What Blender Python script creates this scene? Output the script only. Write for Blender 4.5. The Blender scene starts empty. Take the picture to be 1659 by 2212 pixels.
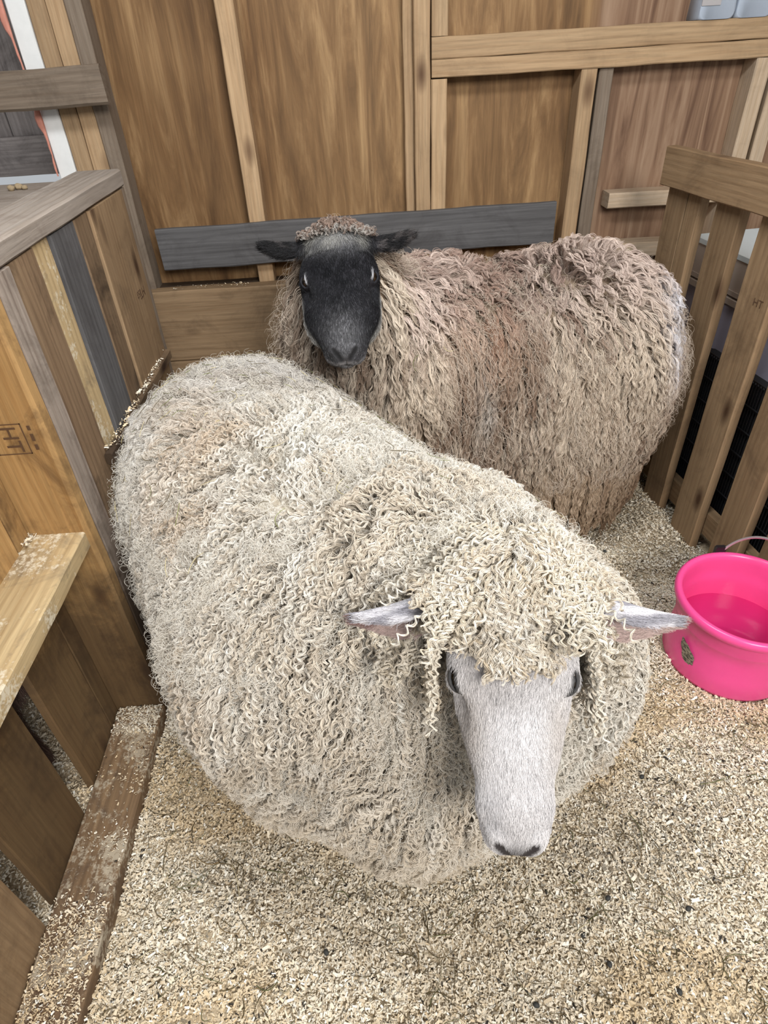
import bpy, bmesh, math, random
import numpy as np
from mathutils import Vector, Matrix
random.seed(7)
rng = np.random.default_rng(11)
SC = bpy.context.scene
COL = SC.collection

# ------------------------------------------------------------------ camera, light, exposure
RES_X, RES_Y, FPX = 1659, 2212, 1343.0
YAW, PITCH, ROLL, CAM_H = 0.0175, 0.6527, -0.0563, 1.5
_f = Vector((math.sin(YAW)*math.cos(PITCH), math.cos(YAW)*math.cos(PITCH), -math.sin(PITCH)))
_r = Vector((math.cos(YAW), -math.sin(YAW), 0)); _u = _r.cross(_f)
_r2 = math.cos(ROLL)*_r + math.sin(ROLL)*_u; _u2 = -math.sin(ROLL)*_r + math.cos(ROLL)*_u
cd = bpy.data.cameras.new('camera'); cam = bpy.data.objects.new('camera', cd); COL.objects.link(cam)
cam.matrix_world = Matrix(((_r2.x, _u2.x, -_f.x, 0), (_r2.y, _u2.y, -_f.y, 0), (_r2.z, _u2.z, -_f.z, CAM_H), (0, 0, 0, 1)))
cd.sensor_fit = 'VERTICAL'; cd.sensor_height = 36.0; cd.lens = FPX/RES_Y*36.0
cd.clip_start = 0.02; cd.clip_end = 100
SC.camera = cam

w = bpy.data.worlds.new('daylight'); SC.world = w; w.use_nodes = True
bg = w.node_tree.nodes['Background']; bg.inputs[0].default_value = (0.90, 0.95, 1.0, 1); bg.inputs[1].default_value = 0.34

def area(name, loc, target, sx, sy, power, col):
    l = bpy.data.lights.new(name, 'AREA'); l.shape = 'RECTANGLE'; l.size = sx; l.size_y = sy
    l.energy = power; l.color = col
    o = bpy.data.objects.new(name, l); COL.objects.link(o); o.location = loc
    o.rotation_euler = (Vector(target)-Vector(loc)).to_track_quat('-Z', 'Y').to_euler()
    return o
area('added_front_light', (0.9, -1.6, 2.6), (0.1, 1.3, 0.4), 1.1, .8, 74, (1.0, 0.97, 0.93))  # added light from behind the camera; no doorway is seen there
area('added_overhead_fill', (0.0, 0.9, 2.42), (0.1, 1.3, 0.0), 1.2, 0.3, 26, (0.93, 0.97, 1.0))  # added overhead strip for fill, not a tube known to hang here
area('added_side_fill', (2.7, 1.6, 1.9), (1.1, 2.2, 0.7), 1.0, 1.0, 20, (0.88, 0.95, 1.0))  # added side fill beyond the right wall, which has no window

SC.view_settings.view_transform = 'Standard'; SC.view_settings.look = 'None'
SC.view_settings.gamma = 1.0; SC.view_settings.use_curve_mapping = False
SC.view_settings.exposure = 0.56
SC.cycles.denoising_prefilter = 'FAST'
SC.cycles.max_bounces = 5; SC.cycles.diffuse_bounces = 3; SC.cycles.glossy_bounces = 2
SC.cycles.transmission_bounces = 4; SC.cycles.transparent_max_bounces = 4
SC.cycles.caustics_reflective = False; SC.cycles.caustics_refractive = False

# ------------------------------------------------------------------ helpers
def tag(o, label=None, cat=None, group=None, kind=None):
    if label: o['label'] = label
    if cat: o['category'] = cat
    if group: o['group'] = group
    if kind: o['kind'] = kind
    return o

def thing(name, label, cat, loc=(0, 0, 0), rz=0.0, group=None):
    o = bpy.data.objects.new(name, None); COL.objects.link(o)
    o.location = loc; o.rotation_euler = (0, 0, rz); o.empty_display_size = .05
    return tag(o, label, cat, group)

def link(name, me, mat, parent=None):
    o = bpy.data.objects.new(name, me); COL.objects.link(o)
    if mat: me.materials.append(mat)
    if parent: o.parent = parent
    return o

def np_mesh(name, V, Fq, cols=None, smooth=False):
    """V (n,3), Fq (m,3|4) numpy -> mesh"""
    V = np.ascontiguousarray(V, np.float32); Fq = np.ascontiguousarray(Fq, np.int32)
    me = bpy.data.meshes.new(name); k = Fq.shape[1]
    me.vertices.add(len(V)); me.vertices.foreach_set('co', V.ravel())
    me.loops.add(Fq.size); me.loops.foreach_set('vertex_index', Fq.ravel())
    me.polygons.add(len(Fq)); me.polygons.foreach_set('loop_start', np.arange(0, Fq.size, k, dtype=np.int32))
    me.polygons.foreach_set('loop_total', np.full(len(Fq), k, np.int32))
    if smooth: me.polygons.foreach_set('use_smooth', np.ones(len(Fq), bool))
    me.update(calc_edges=True)
    if cols is not None:
        a = me.attributes.new('col', 'FLOAT_COLOR', 'POINT')
        c = np.ones((len(V), 4), np.float32); c[:, :3] = cols
        a.data.foreach_set('color', c.ravel())
    return me

def bm_mesh(name, bm, smooth=False):
    me = bpy.data.meshes.new(name); bm.to_mesh(me); bm.free()
    if smooth: me.polygons.foreach_set('use_smooth', [True]*len(me.polygons))
    return me

# ------------------------------------------------------------------ node materials
class NT:
    def __init__(s, name):
        s.m = bpy.data.materials.new(name); s.m.use_nodes = True
        s.t = s.m.node_tree; s.n = s.t.nodes; s.b = s.n['Principled BSDF']
    def new(s, t, **k):
        n = s.n.new(t)
        for a, v in k.items():
            if a.startswith('i_'):
                key = a[2:]; key = int(key) if key.isdigit() else key.replace('_', ' ')
                n.inputs[key].default_value = v
            else: setattr(n, a, v)
        return n
    def l(s, a, b): s.t.links.new(a, b)
    def ramp(s, fac, stops, interp='LINEAR'):
        r = s.new('ShaderNodeValToRGB'); e = r.color_ramp.elements
        r.color_ramp.interpolation = interp
        while len(e) < len(stops): e.new(0.5)
        for i, (p, c) in enumerate(stops):
            e[i].position = p; e[i].color = (c[0], c[1], c[2], 1) if len(c) > 1 else (c[0],)*3+(1,)
        s.l(fac, r.inputs[0]); return r.outputs[0]
    def mix(s, fac, a, b, mode='MIX'):
        n = s.new('ShaderNodeMix', data_type='RGBA', blend_type=mode)
        for sock, v in ((n.inputs[0], fac), (n.inputs[6], a), (n.inputs[7], b)):
            if isinstance(v, (int, float)): sock.default_value = v
            elif isinstance(v, tuple): sock.default_value = (*v, 1) if len(v) == 3 else v
            else: s.l(v, sock)
        return n.outputs[2]
    def noise(s, vec, scale, detail=4, rough=.6, dist=0.0):
        n = s.new('ShaderNodeTexNoise'); n.inputs['Scale'].default_value = scale
        n.inputs['Detail'].default_value = detail; n.inputs['Roughness'].default_value = rough
        n.inputs['Distortion'].default_value = dist
        if vec: s.l(vec, n.inputs['Vector'])
        return n.outputs[0]
    def mapped(s, vec, sc):
        m = s.new('ShaderNodeMapping'); m.inputs['Scale'].default_value = sc; s.l(vec, m.inputs[0]); return m.outputs[0]
    def bump(s, h, strength, dist=.002):
        b = s.new('ShaderNodeBump'); b.inputs['Strength'].default_value = strength; b.inputs['Distance'].default_value = dist
        s.l(h, b.inputs['Height']); s.l(b.outputs[0], s.b.inputs['Normal'])

def wood(name, light, dark, grime=(.09, .055, .03), grime_amt=.5, grain=1.0, rough=.75, knots=True, vary=.25, dust=0.0, foot=0.0):
    t = NT(name)
    tc = t.new('ShaderNodeTexCoord'); oi = t.new('ShaderNodeObjectInfo')
    off = t.new('ShaderNodeVectorMath', operation='SCALE'); off.inputs['Scale'].default_value = 37.0
    cb = t.new('ShaderNodeCombineXYZ'); 
    for k in range(3): t.l(oi.outputs['Random'], cb.inputs[k])
    t.l(cb.outputs[0], off.inputs[0])
    add = t.new('ShaderNodeVectorMath', operation='ADD'); t.l(tc.outputs['Object'], add.inputs[0]); t.l(off.outputs[0], add.inputs[1])
    v = add.outputs[0]
    # knots warp the grain round them
    n1 = t.noise(t.mapped(v, (1.6*grain, 16*grain, 16*grain)), 1.0, 5, .6, .9)
    n2 = t.noise(t.mapped(v, (6*grain, 150*grain, 150*grain)), 1.0, 3, .7, .2)
    wv = t.new('ShaderNodeTexWave', wave_type='BANDS', bands_direction='Y'); wv.inputs['Scale'].default_value = 16*grain
    wv.inputs['Distortion'].default_value = 7; wv.inputs['Detail'].default_value = 3; wv.inputs['Detail Scale'].default_value = .8
    t.l(t.mapped(v, (.14, 1, .8)), wv.inputs['Vector'])
    c = t.ramp(n1, [(.28, dark), (.72, light)])
    c = t.mix(.28, c, t.ramp(wv.outputs[0], [(0, dark), (.6, light)]), 'MIX')
    fine = t.ramp(n2, [(.30, (.55,)), (.60, (1.0,))])
    c = t.mix(.55, c, fine, 'MULTIPLY')
    if knots:
        vo = t.new('ShaderNodeTexVoronoi'); vo.inputs['Scale'].default_value = 1.0
        t.l(t.mapped(v, (3.2, 8, 8)), vo.inputs['Vector'])
        kf = t.ramp(vo.outputs['Distance'], [(.05, (1,)), (.12, (.55,)), (.2, (0,))])
        c = t.mix(kf, c, (dark[0]*.28, dark[1]*.22, dark[2]*.2))
    gn = t.noise(v, 5.5, 6, .72, .6)
    gf = t.ramp(gn, [(.50, (0,)), (.72, (grime_amt,))])
    c = t.mix(gf, c, grime)
    if dust > 0:
        dn = t.noise(v, 90, 4, .7); d2 = t.noise(v, 9, 3, .6)
        mm = t.new('ShaderNodeMath', operation='MULTIPLY'); t.l(dn, mm.inputs[0]); t.l(d2, mm.inputs[1])
        df = t.ramp(mm.outputs[0], [(.26, (0,)), (.34, (dust,))])
        c = t.mix(df, c, (.62, .55, .42))
    if foot > 0:      # soiled towards the foot of the board
        sx = t.new('ShaderNodeSeparateXYZ'); t.l(tc.outputs['Object'], sx.inputs[0])
        ad = t.new('ShaderNodeMath', operation='MULTIPLY_ADD'); t.l(t.noise(v, 14, 5, .7), ad.inputs[0]); ad.inputs[1].default_value = -.55; t.l(sx.outputs[0], ad.inputs[2])
        ff = t.ramp(ad.outputs[0], [(0.0, (foot,)), (.02, (foot*.6,)), (.10, (0,))])
        mr = ad
        ad2 = t.new('ShaderNodeMath', operation='ADD'); ad2.inputs[1].default_value = .50; t.l(ad.outputs[0], ad2.inputs[0])
        ff = t.ramp(ad2.outputs[0], [(.05, (foot,)), (.35, (0,))])
        c = t.mix(ff, c, (.045, .028, .017))
    # each board its own tone
    rr = t.new('ShaderNodeMapRange'); rr.inputs[3].default_value = 1-vary; rr.inputs[4].default_value = 1+vary*.6
    t.l(oi.outputs['Random'], rr.inputs[0])
    vs = t.new('ShaderNodeVectorMath', operation='SCALE'); t.l(c, vs.inputs[0]); t.l(rr.outputs[0], vs.inputs['Scale'])
    t.l(vs.outputs[0], t.b.inputs['Base Color'])
    t.b.inputs['Roughness'].default_value = rough; t.b.inputs['Specular IOR Level'].default_value = .3
    t.bump(n2, .5, .0012)
    return t.m

def plain(name, col, rough=.5, metal=0, spec=.5, noise_amt=0.0, nscale=20, bump=0.0, **kw):
    t = NT(name)
    t.b.inputs['Base Color'].default_value = (*col, 1); t.b.inputs['Roughness'].default_value = rough
    t.b.inputs['Metallic'].default_value = metal; t.b.inputs['Specular IOR Level'].default_value = spec
    tc = t.new('ShaderNodeTexCoord')
    if noise_amt:
        n = t.noise(tc.outputs['Object'], nscale, 5, .65)
        t.l(t.mix(t.ramp(n, [(.35, (0,)), (.75, (noise_amt,))]), col, tuple(x*.35 for x in col)), t.b.inputs['Base Color'])
        if bump: t.bump(n, bump, .002)
    for k, v in kw.items(): t.b.inputs[k.replace('_', ' ')].default_value = v
    return t.m

def attr_mat(name, rough=.6, spec=.25, per_island=0.0, trans=0.0):
    t = NT(name); a = t.new('ShaderNodeAttribute'); a.attribute_name = 'col'
    c = a.outputs[0]
    t.l(c, t.b.inputs['Base Color']); t.b.inputs['Roughness'].default_value = rough
    t.b.inputs['Specular IOR Level'].default_value = spec
    if trans: 
        tr = t.new('ShaderNodeBsdfTranslucent'); t.l(c, tr.inputs[0])
        ms = t.new('ShaderNodeMixShader'); ms.inputs[0].default_value = trans
        t.l(t.b.outputs[0], ms.inputs[1]); t.l(tr.outputs[0], ms.inputs[2]); t.l(ms.outputs[0], t.n['Material Output'].inputs[0])
    return t.m

M = {}
M['stud'] = wood('framing_pine', (.50, .345, .20), (.36, .225, .12), grime_amt=.25, vary=.15)
M['stud_pale'] = wood('framing_pine_pale', (.60, .47, .34), (.45, .32, .20), grime_amt=.25, vary=.1)
M['post'] = wood('fence_pine_amber', (.50, .31, .13), (.33, .18, .065), grime=(.07, .035, .015), grime_amt=.85, vary=.2, foot=.75)
M['post_dark'] = wood('fence_pine_brown', (.27, .18, .105), (.15, .09, .05), grime=(.04, .025, .015), grime_amt=.8, vary=.2, foot=.9)
M['slat'] = wood('slat_pine_tan', (.33, .22, .125), (.22, .135, .07), grime_amt=.55, vary=.12)
M['weathered'] = wood('weathered_grey_brown', (.26, .205, .155), (.16, .115, .08), grime=(.07, .05, .035), grime_amt=.6, knots=False, vary=.12)
M['grey'] = wood('weathered_grey', (.135, .13, .13), (.07, .066, .066), grime=(.035, .03, .03), grime_amt=.5, knots=False, vary=.05)
M['barn'] = wood('barn_board_grey', (.42, .38, .37), (.24, .21, .20), grime=(.05, .04, .04), grime_amt=.6, knots=False, vary=.2)
M['dusty'] = wood('dusty_rail_pine', (.27, .17, .09), (.12, .07, .038), grime=(.06, .04, .03), grime_amt=.9, dust=.5, vary=.05)
M['ledge'] = wood('worn_ledge_pine', (.56, .42, .23), (.32, .21, .10), grime=(.12, .09, .065), grime_amt=1.0, dust=.85, vary=.05)
M['soiled'] = wood('soiled_grey_plank', (.36, .30, .25), (.18, .13, .10), grime=(.05, .035, .025), grime_amt=.7, knots=False, vary=.05, foot=.95)
M['toprail'] = wood('worn_grey_rail', (.37, .32, .275), (.23, .18, .14), grime=(.12, .08, .06), grime_amt=.6, knots=False, vary=.05)

def ply_material():
    t = NT('plywood_sheathing'); tc = t.new('ShaderNodeTexCoord'); v = tc.outputs['Object']
    n1 = t.noise(t.mapped(v, (9, 1, 1.1)), 1.0, 7, .66, 1.6)
    n2 = t.noise(t.mapped(v, (120, 10, 7)), 1.0, 3, .7)
    n3 = t.noise(t.mapped(v, (1.1, 1, .8)), 1.6, 3, .5, .4)
    c = t.ramp(n1, [(.30, (.085, .038, .013)), (.5, (.225, .12, .048)), (.68, (.44, .285, .14))])
    c = t.mix(.5, c, t.ramp(n3, [(.38, (.16, .08, .03)), (.62, (.33, .195, .09))]), 'MIX')
    c = t.mix(.5, c, t.ramp(n1, [(.30, (.35,)), (.68, (1.25,))]), 'MULTIPLY')
    c = t.mix(.35, c, t.ramp(n2, [(.3, (.45,)), (.6, (1,))]), 'MULTIPLY')
    # redder, more figured sheet at the right
    sx = t.new('ShaderNodeSeparateXYZ'); t.l(v, sx.inputs[0])
    rf = t.ramp(sx.outputs[0], [(.80, (0,)), (.86, (1,))])
    wv = t.noise(t.mapped(v, (22, 2, 1.3)), 1.0, 5, .6, 1.4)
    red = t.ramp(wv, [(.3, (.12, .062, .036)), (.5, (.235, .14, .085)), (.7, (.34, .225, .148))])
    c = t.mix(rf, c, red)
    vo = t.new('ShaderNodeTexVoronoi'); vo.inputs['Scale'].default_value = 1.0; t.l(t.mapped(v, (4.2, 1, 2.7)), vo.inputs['Vector'])
    kf = t.ramp(vo.outputs['Distance'], [(.025, (1,)), (.05, (.5,)), (.11, (0,))])
    c = t.mix(kf, c, (.10, .05, .022))
    t.l(c, t.b.inputs['Base Color']); t.b.inputs['Roughness'].default_value = .7; t.b.inputs['Specular IOR Level'].default_value = .3
    t.bump(n2, .25, .001)
    return t.m
M['ply'] = ply_material()

# ------------------------------------------------------------------ boards
MW = {}
def board(name, p0, p1, wdt, thk, face=(0, -1, 0), mat=None, parent=None, bev=.003, bow=0.0, rough=.0008):
    """a sawn board from p0 to p1; its local X runs along the length, local Y across the broad face, local Z = face normal"""
    p0, p1 = Vector(p0), Vector(p1); X = (p1-p0); L = X.length; X.normalize()
    Z = Vector(face); Z = (Z - X*Z.dot(X)).normalized(); Y = Z.cross(X)
    bm = bmesh.new()
    n = max(2, int(L/.06))
    b = bev; prof = [(-wdt/2+b, -thk/2), (wdt/2-b, -thk/2), (wdt/2, -thk/2+b), (wdt/2, thk/2-b), (wdt/2-b, thk/2), (-wdt/2+b, thk/2), (-wdt/2, thk/2-b), (-wdt/2, -thk/2+b)]
    rings = []
    ph = random.random()*9
    for i in range(n+1):
        s = i/n; x = (s-.5)*L
        bo = bow*math.sin(s*math.pi) + rough*math.sin(s*L*17+ph)
        rings.append([bm.verts.new((x, y+bo+random.uniform(-rough, rough)*.6, z+random.uniform(-rough, rough)*.4)) for y, z in prof])
    for i in range(n):
        for k in range(8):
            bm.faces.new((rings[i][k], rings[i][(k+1) % 8], rings[i+1][(k+1) % 8], rings[i+1][k]))
    bm.faces.new(rings[0][::-1]); bm.faces.new(rings[-1])
    bmesh.ops.recalc_face_normals(bm, faces=bm.faces)
    o = link(name, bm_mesh(name, bm), mat or M['stud'])
    mw = Matrix(((X.x, Y.x, Z.x, 0), (X.y, Y.y, Z.y, 0), (X.z, Y.z, Z.z, 0), (0, 0, 0, 1)))
    mw.translation = (p0+p1)/2
    if parent:
        o.parent = parent
        pm = Matrix.Translation(parent.location) @ parent.rotation_euler.to_matrix().to_4x4()
        mw = pm.inverted() @ mw
    o.matrix_local = mw
    MW[o.name] = mw
    return o

def vboard(name, x0, x1, y, z0, z1, thk, mat, parent=None, **k):    # upright board, broad face to the camera (-Y), front at y
    return board(name, ((x0+x1)/2, y+thk/2, z0), ((x0+x1)/2, y+thk/2, z1), abs(x1-x0), thk, (0, -1, 0), mat, parent, **k)
def xboard(name, x0, x1, y, z0, z1, thk, mat, parent=None, zr=0.0, **k):    # lying along X, front at y
    return board(name, (x0, y+thk/2, (z0+z1)/2), (x1, y+thk/2, (z0+z1)/2+zr), abs(z1-z0), thk, (0, -1, 0), mat, parent, **k)

_tn = [0]
def trim(o):
    _tn[0] += 1; o.name = 'trim_%d' % _tn[0]; o['kind'] = 'structure'; return o

# ------------------------------------------------------------------ the room shell
def quad_obj(name, pts, mat, thick=None):
    bm = bmesh.new(); vs = [bm.verts.new(p) for p in pts]; f = bm.faces.new(vs)
    if thick:
        r = bmesh.ops.extrude_face_region(bm, geom=[f])
        bmesh.ops.translate(bm, verts=[v for v in r['geom'] if isinstance(v, bmesh.types.BMVert)], vec=thick)
        bmesh.ops.recalc_face_normals(bm, faces=bm.faces)
    o = link(name, bm_mesh(name, bm), mat); o['kind'] = 'structure'; return o

YW = 2.545
quad_obj('wall_back', [(-.80, YW, -.2), (2.4, YW, -.2), (2.4, YW, 2.5), (-.80, YW, 2.5)], M['ply'], (0, .018, 0))
quad_obj('ceiling', [(-2.6, .3, 2.5), (2.6, .3, 2.5), (2.6, 3.9, 2.5), (-2.6, 3.9, 2.5)], M['weathered'], (0, 0, .03))
quad_obj('wall_right', [(2.4, .9, -.2), (2.4, 2.56, -.2), (2.4, 2.56, 2.5), (2.4, .9, 2.5)], M['ply'], (.02, 0, 0))

FY = 2.46   # front of the studs
S, SP = M['stud'], M['stud_pale']
for (x0, x1, z0, z1, y, m) in (
    (-.386, -.328, .70, 2.48, FY, S),
    (.190, .222, .70, 2.48, FY+.04, S), (.222, .274, .70, 2.48, FY, S),
    (.278, .330, .70, 1.380, FY+.003, S), (.278, .330, 1.492, 2.48, FY+.003, S),
    (.772, .825, .70, 1.384, FY, S), (.836, .884, .70, 1.384, FY+.012, M['weathered']),
    (1.352, 1.405, .10, 1.388, FY, SP), (1.425, 1.475, .10, 1.388, FY+.012, SP),
    (1.372, 1.42, 1.50, 2.48, FY, SP)):
    trim(vboard('stud', x0, x1, y, z0, z1, .085, m))
trim(xboard('beam', .278, 2.35, FY-.002, 1.4325, 1.490, .088, S, zr=.011))
trim(xboard('beam', .278, 2.35, FY-.004, 1.383, 1.4315, .090, S, zr=.011))
trim(xboard('block', .932, 1.350, FY+.006, .955, 1.006, .075, SP))
trim(xboard('block', .932, 1.350, FY+.006, .775, .828, .075, SP))
# framing left of the plywood
trim(vboard('stud', -.826, -.775, FY-.02, .3, 2.48, .09, M['weathered']))
trim(vboard('stud', -.883, -.828, FY-.012, .3, 2.48, .09, M['stud']))
trim(vboard('stud', -.940, -.885, FY-.012, .3, 2.48, .09, M['stud']))
M['white'] = plain('white_painted_jamb', (.80, .80, .78), .5, noise_amt=.12, nscale=30)
trim(vboard('jamb', -1.000, -.942, FY-.016, .3, 2.48, .10, M['white']))
# the low planked half of the wall, its top edge a ledge
trim(xboard('kick', -.795, .93, 2.395, .50, .775, .06, M['slat'], bev=.004))
trim(xboard('kick', -.795, 1.0, 2.400, .22, .497, .055, M['slat'], bev=.004))
trim(xboard('kick', -.795, 1.0, 2.398, -.06, .217, .055, M['slat'], bev=.004))
trim(xboard('sill', -.795, .93, 2.455, .745, .765, .09, M['post_dark']))

# the floor beneath the bedding
def bumps(x, y):
    return (.006*np.sin(x*9.1+y*4.3+1)+.005*np.sin(x*-6.3+y*11.7)+.004*np.sin(x*21+y*17.3+2)
            + .030*np.exp(-((x-1.03)**2/.004+(y-1.86)**2/.05)) + .035*np.exp(-((x+.90)**2/.02+(y-.9)**2/.4)))
gx, gy = np.meshgrid(np.linspace(-2.6, 2.6, 261), np.linspace(-.8, 3.9, 236), indexing='ij')
gz = bumps(gx, gy)-.004
V = np.stack([gx.ravel(), gy.ravel(), gz.ravel()], 1)
ii = np.arange(261*236).reshape(261, 236)
Fq = np.stack([ii[:-1, :-1].ravel(), ii[1:, :-1].ravel(), ii[1:, 1:].ravel(), ii[:-1, 1:].ravel()], 1)
t = NT('packed_shavings'); tc = t.new('ShaderNodeTexCoord')
c = t.ramp(t.noise(tc.outputs['Object'], 160, 3, .7), [(.3, (.28, .21, .13)), (.5, (.48, .38, .25)), (.7, (.66, .56, .40))])
c = t.mix(t.ramp(t.noise(tc.outputs['Object'], 5, 4, .6), [(.5, (0,)), (.75, (.5,))]), c, (.30, .19, .09))
t.l(c, t.b.inputs['Base Color']); t.b.inputs['Roughness'].default_value = .95
t.bump(t.noise(tc.outputs['Object'], 120, 3, .7), 1.0, .006)
fl = link('floor', np_mesh('floor', V, Fq, smooth=True), t.m); fl['kind'] = 'structure'

# ------------------------------------------------------------------ fences
def stamp_text(name, txt, size, mat4, mat, parent):
    cu = bpy.data.curves.new(name, 'FONT'); cu.body = txt; cu.size = size; cu.align_x = 'CENTER'; cu.align_y = 'CENTER'; cu.extrude = .0003
    tmp = bpy.data.objects.new(name, cu); COL.objects.link(tmp)
    dg = bpy.context.evaluated_depsgraph_get(); me = bpy.data.meshes.new_from_object(tmp.evaluated_get(dg))
    bpy.data.objects.remove(tmp)
    me.materials.clear(); o = link(name, me, mat, parent); o.matrix_local = mat4
    return o
def frame4(o, xd, yd):
    xd = Vector(xd).normalized(); yd = Vector(yd).normalized(); zd = xd.cross(yd).normalized()
    m = Matrix(((xd.x, yd.x, zd.x, 0), (xd.y, yd.y, zd.y, 0), (xd.z, yd.z, zd.z, 0), (0, 0, 0, 1))); m.translation = Vector(o); return m
M['ink'] = plain('faded_ink', (.09, .045, .02), .9)

def side_board(name, xf, y0, y1, z0, z1, thk, mat, parent, sgn=1, **k):
    """upright board whose broad face looks to +X (sgn=1) or -X; xf = that face"""
    xc = xf - sgn*thk/2
    return board(name, (xc, (y0+y1)/2, z0), (xc, (y0+y1)/2, z1), abs(y1-y0), thk, (sgn, 0, 0), mat, parent, **k)

# near left fence
lf = thing('slatted_fence', 'amber slatted wooden fence at lower left with shavings lying on its bottom rail', 'fence', (-.69, .65, 0))
board('bottom_rail', (-.690, .10, .012), (-.690, 1.088, .012), .126, .056, (0, 0, 1), M['dusty'], lf)
board('middle_rail', (-.704, .30, .644), (-.704, 1.092, .644), .130, .043, (0, 0, 1), M['ledge'], lf)
po = vboard('post', -.782, -.632, 1.092, -.05, 1.196, .045, M['post'], lf, bev=.008)
for y0, y1, m in ((.868, 1.030, 'post'), (.603, .800, 'post'), (.330, .555, 'slat'), (.10, .27, 'post')):
    side_board('slat', -.756, y0, y1, .0, 1.24, .021, M[m], lf)
side_board('slat', -.758, 1.034, 1.089, .0, 1.24, .021, M['post'], lf)
inv = Matrix.Translation(lf.location).inverted()
stamp_text('stamp', 'HT', .044, inv @ frame4((-.702, 1.0895, .906), (0, 0, -1), (1, 0, 0)), M['ink'], lf)
bm = bmesh.new()
for a, b_, c_, d_ in ((-.738, .872, -.672, .874), (-.738, .938, -.672, .940), (-.674, .872, -.672, .940), (-.738, .872, -.736, .940), (-.662, .88, -.656, .892), (-.662, .900, -.656, .916), (-.662, .924, -.656, .934)):
    bmesh.ops.create_cube(bm, size=1, matrix=Matrix.Translation(((a+c_)/2+.0, 1.0895, (b_+d_)/2)) @ Matrix.Diagonal((max(c_-a, .002), .0006, max(d_-b_, .0015), 1)))
o = link('stamp_frame', bm_mesh('stamp_frame', bm), M['ink'], lf); o.matrix_local = inv

# far left fence (closed boards) with the worn top rail
pf = thing('plank_fence', 'closed plank fence of mixed grey and brown boards beside the white sheep, worn top rail', 'fence', (-.69, 1.5, 0))
board('top_rail', (-.700, .10, 1.222), (-.700, 1.965, 1.222), .124, .043, (0, 0, 1), M['toprail'], pf, bev=.005, rough=.0012)
side_board('plank', -.634, 1.140, 1.205, -.02, 1.198, .03, M['soiled'], pf)
side_board('plank', -.642, 1.208, 1.332, -.02, 1.198, .02, M['post_dark'], pf)
side_board('plank', -.648, 1.334, 1.420, -.02, 1.198, .02, M['ledge'], pf)
side_board('plank', -.642, 1.424, 1.560, -.02, 1.198, .02, M['grey'], pf)
side_board('plank', -.641, 1.563, 1.652, -.02, 1.198, .02, M['post_dark'], pf)
bw = side_board('post', -.636, 1.656, 1.930, -.02, 1.198, .04, M['slat'], pf)
side_board('post', -.640, 1.934, 1.968, -.02, 1.198, .06, M['weathered'], pf)
board('bottom_rail', (-.629, 1.30, .722), (-.629, 1.93, .722), .018, .03, (0, 0, 1), M['post_dark'], pf)
inv2 = Matrix.Translation(pf.location).inverted()
stamp_text('stamp', 'HT', .036, inv2 @ frame4((-.6352, 1.865, .94), (0, -1, 0), (0, 0, -1)), M['ink'], pf)
stamp_text('stamp', '153', .026, inv2 @ frame4((-.6352, 1.835, .945), (0, -1, 0), (0, 0, -1)), M['ink'], pf)

# right fence, angled a little outwards
RA = math.atan(.14)
rf = thing('slatted_fence', 'tan slatted wooden fence on the right behind the pink bucket', 'fence', (1.083, 1.83, 0), RA)
RM = Matrix.Translation(rf.location) @ Matrix.Rotation(RA, 4, 'Z')
def rboard(name, y0, y1, z0, z1, xf, thk, mat):   # local: y along the fence, x = 0 the slat face
    o = side_board(name, xf, y0, y1, z0, z1, thk, mat, None, sgn=-1)
    o.parent = rf; o.matrix_local = MW[o.name]; return o
for y0, y1 in ((.275, .383), (.205, .272), (.014, .128), (-.197, -.070), (-.400, -.285), (-.56, -.475)):
    rboard('slat', y0, y1, -.03, 1.14, 0.0, .032, M['slat'])
rl = board('top_rail', (-.018, -.56, 1.139), (-.018, .385, 1.131), .110, .036, (-1, 0, 0), M['slat'], None)
rl.parent = rf; rl.matrix_local = MW[rl.name]
bl_ = board('bottom_rail', (.052, -.56, .10), (.052, .383, .10), .09, .036, (-1, 0, 0), M['slat'], None)
bl_.parent = rf; bl_.matrix_local = MW[bl_.name]
stamp_text('stamp', 'HT', .030, frame4((-.0006, -.155, .86), (0, -1, 0), (0, 0, 1)), M['ink'], rf)
# "HT" reads from the pen side

# weathered board nailed across the studs
b = board('plank', (-.722, 2.435, .913), (.728, 2.435, .928), .142, .026, (0, -1, 0), M['grey'], bev=.004, rough=.0012)
tag(b, 'weathered dark grey plank nailed across the back wall studs behind the sheep', 'plank')
b = board('plank', (-1.40, 2.36, 1.410), (-.742, 2.36, 1.420), .104, .03, (0, -1, 0), M['weathered'], bev=.008, rough=.0012)
tag(b, 'short brown-grey board across the top left corner in front of the white jamb', 'plank')

exec_later = []
# ------------------------------------------------------------------ beyond the left opening
for k, (x0, x1, z0, z1) in enumerate(((-2.3, -1.592, 1.19, 2.45), (-1.588, -1.30, 1.185, 2.45), (-2.3, -1.25, 1.040, 1.202))):
    if k < 2: o = vboard('barn_board', x0, x1, 3.5, z0, z1, .025, M['barn'])
    else: o = xboard('barn_board', x0, x1, 3.47, z0, z1, .03, M['barn'])
    tag(o, ['wide upright grey barn board at the far top left edge', 'upright grey barn board seen beside the white jamb, right of the wide one',
            'level grey barn board low in the top left opening'][k], 'barn board')
o = xboard('barn_board', -2.3, -1.05, 3.9, -.2, .86, .03, M['barn']); tag(o, 'broad grey boarding below the bright gap at top left', 'barn board')
sh = board('shelf_board', (-1.70, 1.80, 1.195), (-.775, 1.80, 1.195), .49, .03, (0, 0, 1), M['toprail'])
tag(sh, 'pale board shelf level with the left fence rail, pebbles on it', 'shelf')
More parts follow.
